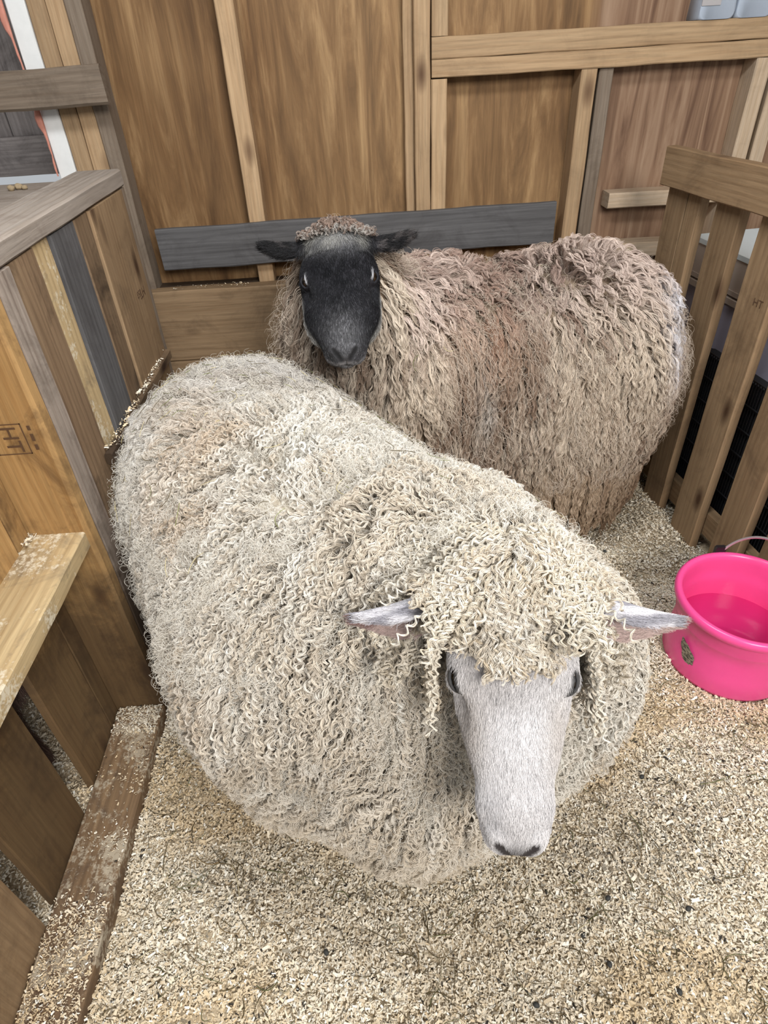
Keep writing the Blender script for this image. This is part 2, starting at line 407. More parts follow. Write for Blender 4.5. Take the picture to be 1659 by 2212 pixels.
M['pebble'] = plain('tan_crumb', (.36, .27, .16), .9, noise_amt=.6, nscale=60)
for k, (x, y, s) in enumerate(((-.930, 1.930, .010), (-.915, 1.945, .011), (-.898, 1.938, .008))):
    bm = bmesh.new(); bmesh.ops.create_icosphere(bm, subdivisions=2, radius=s)
    for v in bm.verts: v.co *= 1+random.uniform(-.18, .18); v.co.z *= .75
    o = link('crumb', bm_mesh('crumb', bm, True), M['pebble']); o.location = (x, y, 1.2105+s*.6)
    tag(o, ['leftmost tan crumb of feed on the pale shelf', 'largest, middle tan crumb of feed on the pale shelf', 'rightmost and smallest tan crumb of feed on the pale shelf'][k], 'feed crumb', 'feed crumbs on the pale shelf')
# coral tape along the jamb
M['coral'] = plain('coral_tape', (.62, .25, .18), .6, noise_amt=.3, nscale=40)
V = []; Fq = []
zz = np.linspace(1.17, 2.4, 60)
for i, z in enumerate(zz):
    wd = .003+.015*max(0, math.sin(z*24+.9))**1.5+.004*abs(math.sin(z*51)); x = -1.000 - .004*math.sin(z*13)
    for a in range(6):
        an = a/6*2*math.pi; V.append((x-wd*.5+wd*math.cos(an)*.6, 2.437+.004*math.sin(an), z))
    if i: 
        for a in range(6): Fq.append(((i-1)*6+a, (i-1)*6+(a+1) % 6, i*6+(a+1) % 6, i*6+a))
o = link('tape', np_mesh('tape', np.array(V), np.array(Fq), smooth=True), M['coral'])
tag(o, 'crumpled coral strip hanging along the white jamb at top left', 'strip')

# ------------------------------------------------------------------ bucket
def lathe(profile, n=96):
    P = np.array(profile); a = np.arange(n)/n*2*np.pi
    V = np.stack([P[:, None, 0]*np.cos(a), P[:, None, 0]*np.sin(a), np.repeat(P[:, 1:2], n, 1)], -1).reshape(-1, 3)
    m = len(P); F = []
    for i in range(m-1):
        for k in range(n): F.append((i*n+k, i*n+(k+1) % n, (i+1)*n+(k+1) % n, (i+1)*n+k))
    return V, np.array(F)
M['pink'] = plain('hot_pink_plastic', (.90, .085, .30), .28, spec=.5, noise_amt=.10, nscale=9, Subsurface_Weight=.12, Subsurface_Radius=(.02, .006, .01), Subsurface_Scale=.5)
bk = thing('bucket', 'hot pink plastic bucket standing on the shavings at right', 'bucket', (.994, 1.150, 0.006), -.5)
prof = [(0.001, .0), (.152, .0), (.165, .006), (.170, .02), (.1660, .075), (.161, .130), (.1610, .157), (.1645, .166), (.1665, .174), (.1655, .210), (.168, .215), (.177, .218),
        (.1825, .225), (.1840, .236), (.1810, .2455), (.1745, .2495), (.1680, .2470), (.1640, .241), (.1620, .226), (.1610, .200), (.1590, .178), (.1570, .170), (.155, .15), (.158, .08), (.160, .02), (.150, .012), (.001, .010)]
V, F = lathe(prof)
o = link('pail', np_mesh('pail', V, F, smooth=True), M['pink'], bk)
t = NT('murky_water'); t.b.inputs['Base Color'].default_value = (.50, .02, .13, 1); t.b.inputs['Roughness'].default_value = .04
tc = t.new('ShaderNodeTexCoord'); t.bump(t.noise(tc.outputs['Object'], 9, 2), .12, .01)
V, F = lathe([(.0005, .1), (.03, .1), (.07, .1), (.11, .1), (.1572, .1)])
o = link('water', np_mesh('water', V, F, smooth=True), t.m, bk)
M['wire'] = plain('galvanised_wire', (.60, .55, .57), .4, metal=.5)
def tube(pts, r, n=8, rad=None):
    P = np.array(pts, float); T = np.gradient(P, axis=0); T /= np.linalg.norm(T, axis=1)[:, None]
    up = np.array([.13, .21, .97]); E1 = np.cross(T, up); E1 /= np.linalg.norm(E1, axis=1)[:, None]; E2 = np.cross(T, E1)
    a = np.arange(n)/n*2*np.pi; R = np.full(len(P), r) if rad is None else np.array(rad)
    V = (P[:, None]+R[:, None, None]*(np.cos(a)[None, :, None]*E1[:, None]+np.sin(a)[None, :, None]*E2[:, None])).reshape(-1, 3)
    F = [(i*n+k, i*n+(k+1) % n, (i+1)*n+(k+1) % n, (i+1)*n+k) for i in range(len(P)-1) for k in range(n)]
    return V, np.array(F)
# handle resting up against the fence: pivots on the rim
ha = 2.02   # direction of the visible pivot in the bucket's frame
hb = ha+math.pi
p0 = np.array([.184*math.cos(ha), .184*math.sin(ha), .232]); p1 = np.array([.184*math.cos(hb), .184*math.sin(hb), .232])
mid = (p0+p1)/2; ax = (p0-p1)/2; perp = np.array([-ax[1], ax[0], 0]); perp /= np.linalg.norm(perp)
lift = np.array([0, 0, 1])*.90 - perp*.40
lift /= np.linalg.norm(lift)
pts = [mid+ax*math.cos(s)+lift*.17*math.sin(s) for s in np.linspace(0, math.pi, 40)]
V, F = tube(pts, .0038); hd = link('handle', np_mesh('handle', V, F, smooth=True), M['wire'], bk)
M['blackmetal'] = plain('black_bracket', (.03, .025, .03), .35, metal=.5)
for p in (p0, p1):
    bm = bmesh.new(); bmesh.ops.create_cube(bm, size=1); bmesh.ops.scale(bm, vec=(.012, .030, .034), verts=bm.verts)
    bmesh.ops.bevel(bm, geom=bm.edges[:], offset=.003, segments=2)
    o = link('handle_bracket', bm_mesh('handle_bracket', bm), M['blackmetal'], bk)
    o.location = p+np.array([0, 0, .016]); o.rotation_euler = (0, 0, math.atan2(p[1], p[0]))
# remnant of a worn label on the pail's side
ang0 = math.radians(200+28.6); V = []; F = []; n1, n2 = 20, 26
for i in range(n1+1):
    for j in range(n2+1):
        s = i/n1*2-1; u_ = j/n2*2-1
        wob = .84+.10*math.sin(3*math.atan2(u_, s)+1.3)+.06*math.sin(7*math.atan2(u_, s))
        k = max(abs(s), abs(u_)); d = math.hypot(s, u_) or 1
        s2, u2 = s*k/d*wob, u_*k/d*wob
        a = ang0+s2*.17-u2*.10; z = .095+u2*.042-s2*.004
        V.append((.1668*math.cos(a), .1668*math.sin(a), z))
for i in range(n1):
    for j in range(n2): q = i*(n2+1)+j; F.append((q, q+1, q+n2+2, q+n2+1))
t = NT('worn_label'); tc = t.new('ShaderNodeTexCoord')
t.l(t.ramp(t.noise(t.mapped(tc.outputs['Object'], (1, 1, 2.2)), 90, 3, .7, .5), [(.42, (.035, .03, .025)), (.5, (.25, .21, .15)), (.62, (.36, .31, .23))]), t.b.inputs['Base Color'])
o = link('label_remnant', np_mesh('label_remnant', np.array(V), np.array(F), smooth=True), t.m, bk)

# ------------------------------------------------------------------ jugs on the beam, tub and crate behind the right fence
M['jug'] = plain('cloudy_plastic', (.62, .70, .82), .25, Transmission_Weight=.35, IOR=1.25)
M['jug_label'] = plain('grey_label', (.38, .36, .36), .7)
def rounded_box(sx, sy, sz, r, seg=4):
    bm = bmesh.new(); bmesh.ops.create_cube(bm, size=1); bmesh.ops.scale(bm, vec=(sx, sy, sz), verts=bm.verts)
    bmesh.ops.bevel(bm, geom=bm.edges[:], offset=r, segments=seg, profile=.5); return bm
for k, (x, lb) in enumerate(((1.180, 1), (1.298, 0))):
    j = thing('plastic_jug', ['cloudy plastic jug with grey label, left one of the pair on the beam', 'cloudy bluish plastic jug without label, on the beam at the top right edge'][k], 'jug', (x, 2.505, 1.495))
    bm = rounded_box(.112, .10, .20, .024, 5)
    for v in bm.verts:
        v.co.z += .10
        if v.co.z > .15: f_ = 1-(v.co.z-.15)*6; v.co.x *= f_; v.co.y *= f_
    link('bottle', bm_mesh('bottle', bm, True), M['jug'], j)
    V, F = lathe([(.0, .198), (.020, .198), (.020, .222), (.0, .224)], 24)
    link('cap', np_mesh('cap', V, F, smooth=False), M['white'], j)
    if lb:
        bm = rounded_box(.060, .003, .10, .001, 1); o = link('label', bm_mesh('label', bm), M['jug_label'], j); o.location = (-.025, -.0505, .085)
M['tub_lid'] = plain('pale_tub_lid', (.74, .84, .88), .35)
M['tub'] = plain('grey_lilac_tub', (.30, .285, .36), .5)
M['tub_rim'] = plain('beige_rim', (.56, .48, .42), .5)
tb = thing('storage_tub', 'pale storage tub with flat white lid standing behind the right fence', 'storage tub', (1.55, 2.05, 0), .12)
bm = rounded_box(.56, .66, .72, .03); o = link('tub_body', bm_mesh('tub_body', bm, True), M['tub'], tb); o.location = (0, 0, .36)
bm = rounded_box(.585, .685, .020, .008); o = link('rim', bm_mesh('rim', bm), M['tub_rim'], tb); o.location = (0, 0, .726)
bm = rounded_box(.575, .675, .016, .006); o = link('rim', bm_mesh('rim', bm), M['tub_rim'], tb); o.location = (0, 0, .752)
bm = rounded_box(.57, .67, .10, .012); o = link('lid_side', bm_mesh('lid_side', bm), M['tub_rim'], tb); o.location = (0, 0, .81)
bm = rounded_box(.58, .68, .016, .006); o = link('lid', bm_mesh('lid', bm), M['tub_lid'], tb); o.location = (0, 0, .868)
bg_ = thing('plastic_sack', 'crumpled clear plastic bag lying on the white tub lid', 'plastic bag', (1.62, 2.24, .885), 0)
bm = bmesh.new(); bmesh.ops.create_icosphere(bm, subdivisions=4, radius=.09)
for v in bm.verts:
    v.co *= 1+.16*math.sin(v.co.x*70+v.co.z*40)*math.sin(v.co.y*65+v.co.x*20); v.co.z = max(v.co.z*.6, -.03)
o = link('bag', bm_mesh('bag', bm, True), plain('clear_bag', (.75, .80, .86), .15, Transmission_Weight=.5, IOR=1.2), bg_); o.location = (0, 0, .035)
M['black'] = plain('black_wire', (.012, .012, .014), .45)
cr = thing('wire_crate', 'black wire crate standing behind the slats of the right fence', 'crate', (1.222, 1.72, 0), RA)
V_, F_ = [], []; nv = 0
def addbar(p, q, r=.0022, n=5):
    global nv
    V, F = tube([p, ((p[0]+q[0])/2, (p[1]+q[1])/2, (p[2]+q[2])/2), q], r, n); V_.append(V); F_.append(F+nv); nv += len(V)
for y in np.arange(-.50, .301, .0125): addbar((-.02, y, .0), (-.02, y, .60))
for z in np.arange(.02, .61, .083): addbar((-.023, -.50, z), (-.023, .30, z), .003); 
for x in np.arange(-.02, .041, .0125): addbar((x, -.50, 0), (x, -.50, .60)); addbar((x, .30, 0), (x, .30, .60))
link('wire_mesh', np_mesh('wire_mesh', np.concatenate(V_), np.concatenate(F_), smooth=True), M['black'], cr)
bm = rounded_box(.048, .78, .58, .01, 1); o = link('liner', bm_mesh('liner', bm), plain('black_liner', (.010, .010, .013), .8), cr); o.location = (.012, -.10, .295)
# ------------------------------------------------------------------ implicit-surface modelling for the sheep
def ell(X, Y, Z, c, r):
    x, y, z = (X-c[0])/r[0], (Y-c[1])/r[1], (Z-c[2])/r[2]
    k0 = np.sqrt(x*x+y*y+z*z)+1e-9; k1 = np.sqrt((x/r[0])**2+(y/r[1])**2+(z/r[2])**2)+1e-9
    return k0*(k0-1)/k1
def cap(X, Y, Z, a, b, ra, rb, flat=None):
    a = np.array(a, float); b = np.array(b, float); d = b-a; L2 = d@d
    t = np.clip(((X-a[0])*d[0]+(Y-a[1])*d[1]+(Z-a[2])*d[2])/L2, 0, 1)
    return np.sqrt((X-a[0]-t*d[0])**2+(Y-a[1]-t*d[1])**2+(Z-a[2]-t*d[2])**2)-(ra+(rb-ra)*t)
def smin(a, b, k):
    h = np.maximum(k-np.abs(a-b), 0)/k
    return np.minimum(a, b)-h*h*k*.25
def smax(a, b, k): return -smin(-a, -b, k)

def surface_nets(D, org, h):
    ins = D < 0
    nx, ny, nz = D.shape
    cnt = np.zeros((nx-1, ny-1, nz-1), np.uint8)
    for i in (0, 1):
        for j in (0, 1):
            for k in (0, 1): cnt += ins[i:nx-1+i, j:ny-1+j, k:nz-1+k]
    act = (cnt > 0) & (cnt < 8); cells = np.argwhere(act)
    idx = np.full(act.shape, -1, np.int32); idx[act] = np.arange(len(cells), dtype=np.int32)
    acc = np.zeros((len(cells), 3)); num = np.zeros(len(cells))
    ci, cj, ck = cells.T
    corners = [(i, j, k) for i in (0, 1) for j in (0, 1) for k in (0, 1)]
    for a in corners:
        for ax in range(3):
            if a[ax]: continue
            b = list(a); b[ax] = 1
            da = D[ci+a[0], cj+a[1], ck+a[2]]; db = D[ci+b[0], cj+b[1], ck+b[2]]
            m = (da < 0) != (db < 0); t = np.where(m, da/(da-db+1e-20), 0)
            p = np.array(a, float)[None].repeat(len(cells), 0); p[:, ax] += t
            acc += p*m[:, None]; num += m
    V = (cells+acc/num[:, None])*h+np.array(org)
    F = []
    for ax in range(3):
        o = [x for x in range(3) if x != ax]
        sl0 = [slice(None)]*3; sl1 = [slice(None)]*3; sl0[ax] = slice(0, -1); sl1[ax] = slice(1, None)
        a = ins[tuple(sl0)]; b = ins[tuple(sl1)]
        e = np.argwhere(a != b)
        ok = (e[:, o[0]] > 0) & (e[:, o[1]] > 0) & (e[:, o[0]] < D.shape[o[0]]-1) & (e[:, o[1]] < D.shape[o[1]]-1)
        e = e[ok]; s = a[tuple(e.T)]
        q = []
        for d0, d1 in ((-1, -1), (0, -1), (0, 0), (-1, 0)):
            c = e.copy(); c[:, o[0]] += d0; c[:, o[1]] += d1; q.append(idx[tuple(c.T)])
        q = np.stack(q, 1)
        flip = s if ax != 1 else ~s
        q[~flip] = q[~flip][:, ::-1]
        F.append(q)
    F = np.concatenate(F); F = F[(F >= 0).all(1)]
    return V, F

class Field:
    """distance grid with trilinear look-up"""
    def __init__(s, fn, lo, hi, h):
        s.lo = np.array(lo, float); s.h = h; n = np.ceil((np.array(hi)-s.lo)/h).astype(int)+1
        ax = [s.lo[i]+np.arange(n[i])*h for i in range(3)]
        s.D = fn(ax[0][:, None, None].astype(np.float32), ax[1][None, :, None].astype(np.float32), ax[2][None, None, :].astype(np.float32)).astype(np.float32)
        s.n = n
    def mesh(s): return surface_nets(s.D, s.lo, s.h)
    def __call__(s, P):
        q = (P-s.lo)/s.h; q = np.clip(q, 0, s.n-1.001); i = q.astype(int); f = q-i; r = 0
        for a in (0, 1):
            for b in (0, 1):
                for c in (0, 1):
                    w_ = np.where(a, f[:, 0], 1-f[:, 0])*np.where(b, f[:, 1], 1-f[:, 1])*np.where(c, f[:, 2], 1-f[:, 2])
                    r = r+w_*s.D[i[:, 0]+a, i[:, 1]+b, i[:, 2]+c]
        return r
    def grad(s, P, e=.012):
        g = np.stack([s(P+np.eye(3)[k]*e)-s(P-np.eye(3)[k]*e) for k in range(3)], 1)
        return g/(np.linalg.norm(g, axis=1)[:, None]+1e-9)

def nrm(v): 
    v = np.asarray(v, float); return v/(np.linalg.norm(v, axis=-1, keepdims=True)+1e-12)

# a head in its own frame: x sideways, y up out of the face, z from poll to nose (length about .34)
EYE = (.0600, -.0345, .126, .0150); ETX, ETY = -.64, .77
def head_sdf(X, Y, Z, ear):
    full = ear[6]
    f = ell(X, Y, Z, (0, -.062, .045), (.066, .066, .085))
    f = smin(f, ell(X, Y, Z, (0, -.049, .110), (.066, .044, .062)), .03)
    for s in (-1, 1):
        f = smin(f, ell(X, Y, Z, (s*.050, -.040, .112), (.022, .022, .044)), .03)
        f = smin(f, ell(X, Y, Z, (s*.040, -.098, .115), (.027, .046, .062)), .03)      # cheek
        f = smin(f, ell(X, Y, Z, (s*(.026+.010*full), -.062, .175+.015*full), (.030+.007*full, .034+.01*full, .062+.02*full)), .03)
        f = smin(f, cap(X, Y, Z, (s*.034, -.060, .155), (s*.018, -.050, .270), .022, .017+.004*full), .022)
    f = smin(f, cap(X, Y, Z, (0, -.052, .13), (0, -.046, .262), .040, .032), .03)       # nasal bridge
    f = smin(f, cap(X, Y, Z, (0, -.105, .12), (0, -.078, .286), .034, .022), .03)       # jaw
    f = smin(f, ell(X, Y, Z, (0, -.055, .284), (.040, .035, .050)), .02)
    for s in (-1, 1):
        f = smin(f, ell(X, Y, Z, (s*.018, -.062, .312), (.019, .021, .021)), .014)
        f = smin(f, ell(X, Y, Z, (s*.021, -.036, .306), (.010, .010, .016)), .010)       # wing of the nostril
    f = smin(f, ell(X, Y, Z, (0, -.090, .298), (.025, .014, .028)), .008)
    # mouth line and cleft
    f = smax(f, -(ell(X, Y, Z, (0, -.0800, .325), (.050, .0026, .042))), .004)
    f = smax(f, -(ell(X, Y, Z, (0, -.062, .338), (.0022, .018, .010))), .004)
    for s in (-1, 1):
        # nostrils: slanting slits
        f = smax(f, -(cap(X, Y, Z, (s*.0215, -.0265, .318), (s*.0085, -.046, .336), .0042, .0045)), .003)
        f = smax(f, -ell(X, Y, Z, (s*.0690, -.034, .166), (.011, .012, .028)), .018)   # tear groove
        # socket, lids
        ex, ey, ez, er = EYE
        ball = np.sqrt((X-s*ex)**2+(Y-ey)**2+((Z-ez)*.85)**2)
        f = smax(f, -(ball-er*1.02), .006)
        qt = ((X-s*ex)*s*ETX+(Y-ey)*ETY); gap = (.0032+.0018*full)*np.sqrt(np.clip(1-((Z-ez)/.0175)**2, 0, 1))
        lid = np.maximum(np.maximum(ball-er*1.20, er*.9-ball), gap-np.abs(qt))
        f = smin(f, lid, .004)
        # ear: a cupped leaf
        b0, dr, wd, L, W, cup, full = ear
        b = np.array(b0)*np.array([s, 1, 1]); dv = nrm(np.array(dr)*np.array([s, 1, 1])); wv = np.array(wd)*np.array([s, 1, 1])
        wv = nrm(wv-dv*(wv@dv)); cv = np.cross(dv, wv)*s; cv = cv*np.sign(cv[2]+1e-6)
        qx, qy, qz = X-b[0], Y-b[1], Z-b[2]
        a = qx*dv[0]+qy*dv[1]+qz*dv[2]; bb = qx*wv[0]+qy*wv[1]+qz*wv[2]; c = qx*cv[0]+qy*cv[1]+qz*cv[2]
        t = np.clip(a/L, 0, 1); wt = W*(.50+1.55*t)*np.clip(1-t**1.9, 0, 1)**.75/1.12+.0015
        c0 = cup*(bb/W)**2*(1.15-.7*t)-.25*cup+.006*np.sin(t*3)
        e = np.maximum(np.maximum((np.abs(bb)-wt)*.8, np.abs(c-c0)*.75-.0042+.0012*t), np.maximum(-a-.01, a-L))
        f = smin(f, e, .010)
    return f

def head_frame(poll, nose, up, sc, sx=1.0):
    z = nrm(np.array(nose)-np.array(poll)); y = np.array(up, float); y = nrm(y-z*(y@z)); x = np.cross(y, z)
    return np.stack([x*sx, y, z], 1), np.array(poll, float), sc      # columns = axes, sideways one stretched
def to_head(P, fr): R_, o, sc = fr; return (P-o)@(R_/(R_**2).sum(0))/sc
def from_head(Q, fr): R_, o, sc = fr; return np.asarray(Q)*sc@R_.T+o

def boolean_union(a, b):
    m = a.modifiers.new('u', 'BOOLEAN'); m.operation = 'UNION'; m.solver = 'EXACT'; m.object = b
    dg = bpy.context.evaluated_depsgraph_get(); dg.update()
    me = bpy.data.meshes.new_from_object(a.evaluated_get(dg)); a.modifiers.clear()
    old = a.data; a.data = me; bpy.data.meshes.remove(old); bpy.data.objects.remove(b)
    return a

def vnoise(P, sc, seed, n=7):
    """smooth pseudo-random vector field"""
    r = np.random.default_rng(seed); out = np.zeros_like(P)
    for k in range(n):
        kv = r.normal(size=(3,)); kv = nrm(kv)*sc*(.6+1.2*k/n); out += nrm(r.normal(size=3))*np.sin(P@kv+r.uniform(0, 6.28))[:, None]
    return out/math.sqrt(n)*1.4
def snoise(P, sc, seed): return vnoise(P, sc, seed)[:, 0]

def sample_surface(me, n, rg, lo_z=None, weight=None):
    me.calc_loop_triangles(); nt = len(me.loop_triangles)
    tv = np.empty(nt*3, np.int32); me.loop_triangles.foreach_get('vertices', tv); tv = tv.reshape(-1, 3)
    co = np.empty(len(me.vertices)*3, np.float32); me.vertices.foreach_get('co', co); co = co.reshape(-1, 3).astype(float)
    A, B, C = co[tv[:, 0]], co[tv[:, 1]], co[tv[:, 2]]
    ar = np.linalg.norm(np.cross(B-A, C-A), axis=1)
    if weight is not None: ar = ar*weight((A+B+C)/3)
    k = rg.choice(nt, n, p=ar/ar.sum()); u, v = rg.random(n), rg.random(n); s = u+v > 1; u[s] = 1-u[s]; v[s] = 1-v[s]
    P = A[k]+(B[k]-A[k])*u[:, None]+(C[k]-A[k])*v[:, None]
    return P, nrm(np.cross(B[k]-A[k], C[k]-A[k]))

def trace(P, N, field, L, npts, h, flow, grav, rg, follow=1.0):
    """lay lock centre lines over the body: h(s) = height above the skin, flow(P) = direction field"""
    pts = [P.copy()]; p = P+N*.001; ds = (L/(npts-1))[:, None]; prev = None
    for i in range(1, npts):
        s = i/(npts-1); g = field.grad(p)
        d = flow(p, s); d = d-g*(np.sum(d*g, 1)[:, None]); G = np.array([0, 0, -1.0])*grav+0*p
        gg = np.sum(G*g, 1)[:, None]; G = G-g*np.where(gg < 0, gg, gg*follow); d = nrm(d+G)
        if prev is None: d = nrm(d*.35+N)
        else: d = nrm(prev*.45+d)
        prev = d; p = p+d*ds
        D = field(p)[:, None]; hh = h[:, None]*min(1, 1.6*s+.15); low = np.maximum(hh-D, 0)
        p = p+g*low*.8; high = np.minimum(hh*1.15-D, 0)*follow
        p = p+g*high*.6
        pts.append(p.copy())
    return np.stack(pts, 1)

def clump(C, spacing, f, rg, aniso=(1, 1, 1)):
    """draw neighbouring locks together into tufts"""
    from mathutils.kdtree import KDTree
    n = len(C); m = max(8, n//spacing); pick = rg.choice(n, m, replace=False); R0 = C[:, 2]*np.array(aniso)
    kd = KDTree(m)
    for i, j in enumerate(pick): kd.insert(R0[j], i)
    kd.balance(); near = np.array([pick[kd.find(q)[1]] for q in R0])
    s = np.linspace(0, 1, C.shape[1])[None, :, None]; D = C[near]-C
    D = D*np.clip(.05/(np.linalg.norm(D, axis=2, keepdims=True)+1e-6), 0, 1)
    return C+D*(f*s**1.2)*rg.uniform(.5, 1.15, (n, 1, 1)), near

def curl(C, N, K, turns, amp, spread, rg, frizz=0.0, taper=.5, s0=.12):
    """C (n,m,3) centre lines -> K strands each wound round them"""
    if len(C) > 2500:      # in slices, to keep the memory low
        k = range(0, len(C), 2500); sp = (lambda i: spread[i:i+2500] if isinstance(spread, np.ndarray) else spread)
        return np.concatenate([curl(C[i:i+2500], N[i:i+2500], K, turns[i:i+2500], amp[i:i+2500], sp(i), rg, frizz, taper, s0) for i in k])
    C = C.astype(np.float32)
    n, m, _ = C.shape; s = np.linspace(0, 1, m)
    T = np.gradient(C, axis=1); T = nrm(T); E1 = nrm(np.cross(T, N[:, None, :]+1e-4)); E2 = np.cross(T, E1)
    ph = rg.uniform(0, 6.28, (n, 1, 1))+rg.normal(0, .22, (n, K, 1)); hand = rg.choice([-1, 1], (n, 1, 1))
    th = ph+hand*2*np.pi*turns[:, None, None]*s[None, None, :]**.9
    A = amp[:, None, None]*(np.clip(s/s0, 0, 1)*(.75+.75*s*s))[None, None]*(1+rg.normal(0, .12, (n, K, 1)))
    jit = rg.normal(0, 1, (n, K, 2))*spread; tp = 1-taper*s
    o1 = A*np.cos(th)+jit[..., 0:1]*tp; o2 = A*np.sin(th)+jit[..., 1:2]*tp
    P = C[:, None]+o1[..., None]*E1[:, None]+o2[..., None]*E2[:, None]
    if frizz:
        q = rg.normal(0, frizz, (n, K, m, 3)); q = (q+np.roll(q, 1, 2)+np.roll(q, 2, 2))/1.7; q[:, :, :1] = 0; P = P+q*s[None, None, :, None]
    return P.astype(np.float32)

def strands(name, P, cols, r0, r1, mat, parent):
    """P (n,m,3), cols (n,3)"""
    n, m, _ = P.shape
    hc = bpy.data.hair_curves.new(name); hc.add_curves([m]*n)
    hc.points.foreach_set('position', np.ascontiguousarray(P, np.float32).ravel())
    rad = np.broadcast_to((r0+(r1-r0)*np.linspace(0, 1, m)**1.5)[None], (n, m))
    hc.set_types(type='POLY')
    a = hc.attributes.get('radius') or hc.attributes.new('radius', 'FLOAT', 'POINT')
    a.data.foreach_set('value', np.ascontiguousarray(rad, np.float32).ravel())
    a = hc.attributes.new('col', 'FLOAT_COLOR', 'CURVE'); c = np.ones((n, 4), np.float32); c[:, :3] = cols; a.data.foreach_set('color', c.ravel())
    hc.materials.append(mat)
    o = bpy.data.objects.new(name, hc); COL.objects.link(o)
    if parent: o.parent = parent
    return o

def lerp3(a, b, t): return np.array(a)[None]*(1-t[:, None])+np.array(b)[None]*t[:, None]
def sstep(a, b, x): t = np.clip((x-a)/(b-a), 0, 1); return t*t*(3-2*t)

def build_sheep(body_fn, lo, hi, fr, ear, h_body, h_head, color_fn, mat, pivot, label):
    fb = Field(body_fn, lo, hi, h_body)
    R_, o, sc = fr; R_ = R_/(R_**2).sum(0)
    def hw(X, Y, Z):
        x, y, z = X-o[0], Y-o[1], Z-o[2]
        return head_sdf((x*R_[0, 0]+y*R_[1, 0]+z*R_[2, 0])/sc, (x*R_[0, 1]+y*R_[1, 1]+z*R_[2, 1])/sc, (x*R_[0, 2]+y*R_[1, 2]+z*R_[2, 2])/sc, ear)*sc
    c = from_head([[0, -.06, .16]], fr)[0]
    Vb, Fb = fb.mesh()
    # head grid in its own frame
    Lh = Field(lambda X, Y, Z: head_sdf(X, Y, Z, ear), (-.215, -.16, -.08), (.215, .07, .36), h_head)
    Vh, Fh = Lh.mesh(); Vh = from_head(Vh, fr)
    a = link('sheep', np_mesh('sheep', Vb, Fb, smooth=True), None); b = link('tmp', np_mesh('tmp', Vh, Fh, smooth=True), None)
    boolean_union(a, b)
    me = a.data
    co = np.empty(len(me.vertices)*3, np.float32); me.vertices.foreach_get('co', co); co = co.reshape(-1, 3).astype(float)
    Q = to_head(co, fr); isH = (Lh(Q) < .004) & (np.abs(Q[:, 0]) < .21) & (Q[:, 1] > -.158) & (Q[:, 1] < .068) & (Q[:, 2] > -.078) & (Q[:, 2] < .358)
    cols = color_fn(co, Q, isH)
    at = me.attributes.new('col', 'FLOAT_COLOR', 'POINT'); cc = np.ones((len(co), 4), np.float32); cc[:, :3] = cols; at.data.foreach_set('color', cc.ravel())
    me.materials.clear(); me.materials.append(mat)
    me.polygons.foreach_set('use_smooth', np.ones(len(me.polygons), bool))
    # one field for the fleece to lie on: body and head together
    full = Field(lambda X, Y, Z: smin(body_fn(X, Y, Z), hw(X, Y, Z), .03), lo, hi, h_body*1.25)
    tag(a, label, 'sheep')
    return a, fb, Lh, full

M['hide'] = attr_mat('sheep_hide', .75, .2)
M['wool'] = attr_mat('wool_locks', .62, .28)
M['fur'] = attr_mat('face_hair', .6, .25)
M['eye'] = plain('sheep_eye_amber', (.045, .025, .012), .08)
M['pupil'] = plain('sheep_pupil', (.004, .004, .004), .05)
Q8 = 1.0      # fleece density

def eyes(parent, fr, y=EYE[1], z=EYE[2], x=EYE[0]+.0005, r=.0158):
    for s in (-1, 1):
        c = from_head([[s*x, y, z]], fr)[0]
        V, F = lathe([(r*math.cos(a), r*math.sin(a)) for a in np.linspace(-1.57, 1.57, 20)], 32)
        o = link('eye', np_mesh('eye', V+c, F, smooth=True), M['eye'], parent)
        R_, _, sc = fr
        # horizontal slot pupil just proud of the ball
        n, m = 16, 8; P = []; F = []
        fwd = nrm(np.array([s*.74, .64, .12]))
        ux = nrm(np.cross([0, 1, 0], fwd)); uy = np.cross(fwd, ux)
        for i in range(n):
            a = i/n*6.2832
            for k in (0, 1):
                q = fwd+ (ux*math.cos(a)*.48+uy*math.sin(a)*.2)*(k*1.0+.001); P.append(nrm(q)*r*1.012)
        P = np.array(P)@R_.T+c
        for i in range(n): j = (i+1) % n; F.append((2*i, 2*i+1, 2*j+1, 2*j))
        link('pupil', np_mesh('pupil', P, np.array(F), smooth=True), M['pupil'], o)

# ================================================================== the white longwool sheep
WF = head_frame((.176, .600, .925), (.150, .352, .690), (-.12, -.55, .70), 1.11, 1.02)
def white_body(X, Y, Z):
    f = ell(X, Y, Z, (-.360, 1.49, .485), (.275, .35, .315))
    f = smin(f, cap(X, Y, Z, (-.30, 1.36, .50), (.0, .92, .50), .325, .315), .1)
    f = smin(f, cap(X, Y, Z, (-.27, 1.28, .36), (-.02, .90, .38), .29, .265), .1)
    f = smin(f, ell(X, Y, Z, (-.195, 1.00, .42), (.265, .33, .285)), .08)
    f = smin(f, ell(X, Y, Z, (.10, .84, .48), (.28, .25, .30)), .1)
    f = smin(f, ell(X, Y, Z, (.07, .76, .32), (.23, .20, .19)), .08)
    f = smin(f, cap(X, Y, Z, (.12, .84, .62), (.180, .650, .845), .22, .085), .08)
    f = smin(f, ell(X, Y, Z, (.27, .80, .50), (.17, .18, .24)), .08)
    for x, y in ((-.46, 1.62), (-.22, 1.72), (-.08, .90), (.16, .98)):
        f = smin(f, cap(X, Y, Z, (x, y, .35), (x, y-.01, .14), .085, .034), .05)
        f = smin(f, cap(X, Y, Z, (x, y-.01, .14), (x, y-.015, .03), .026, .030), .02)
    return np.maximum(f, -(Z+.005))
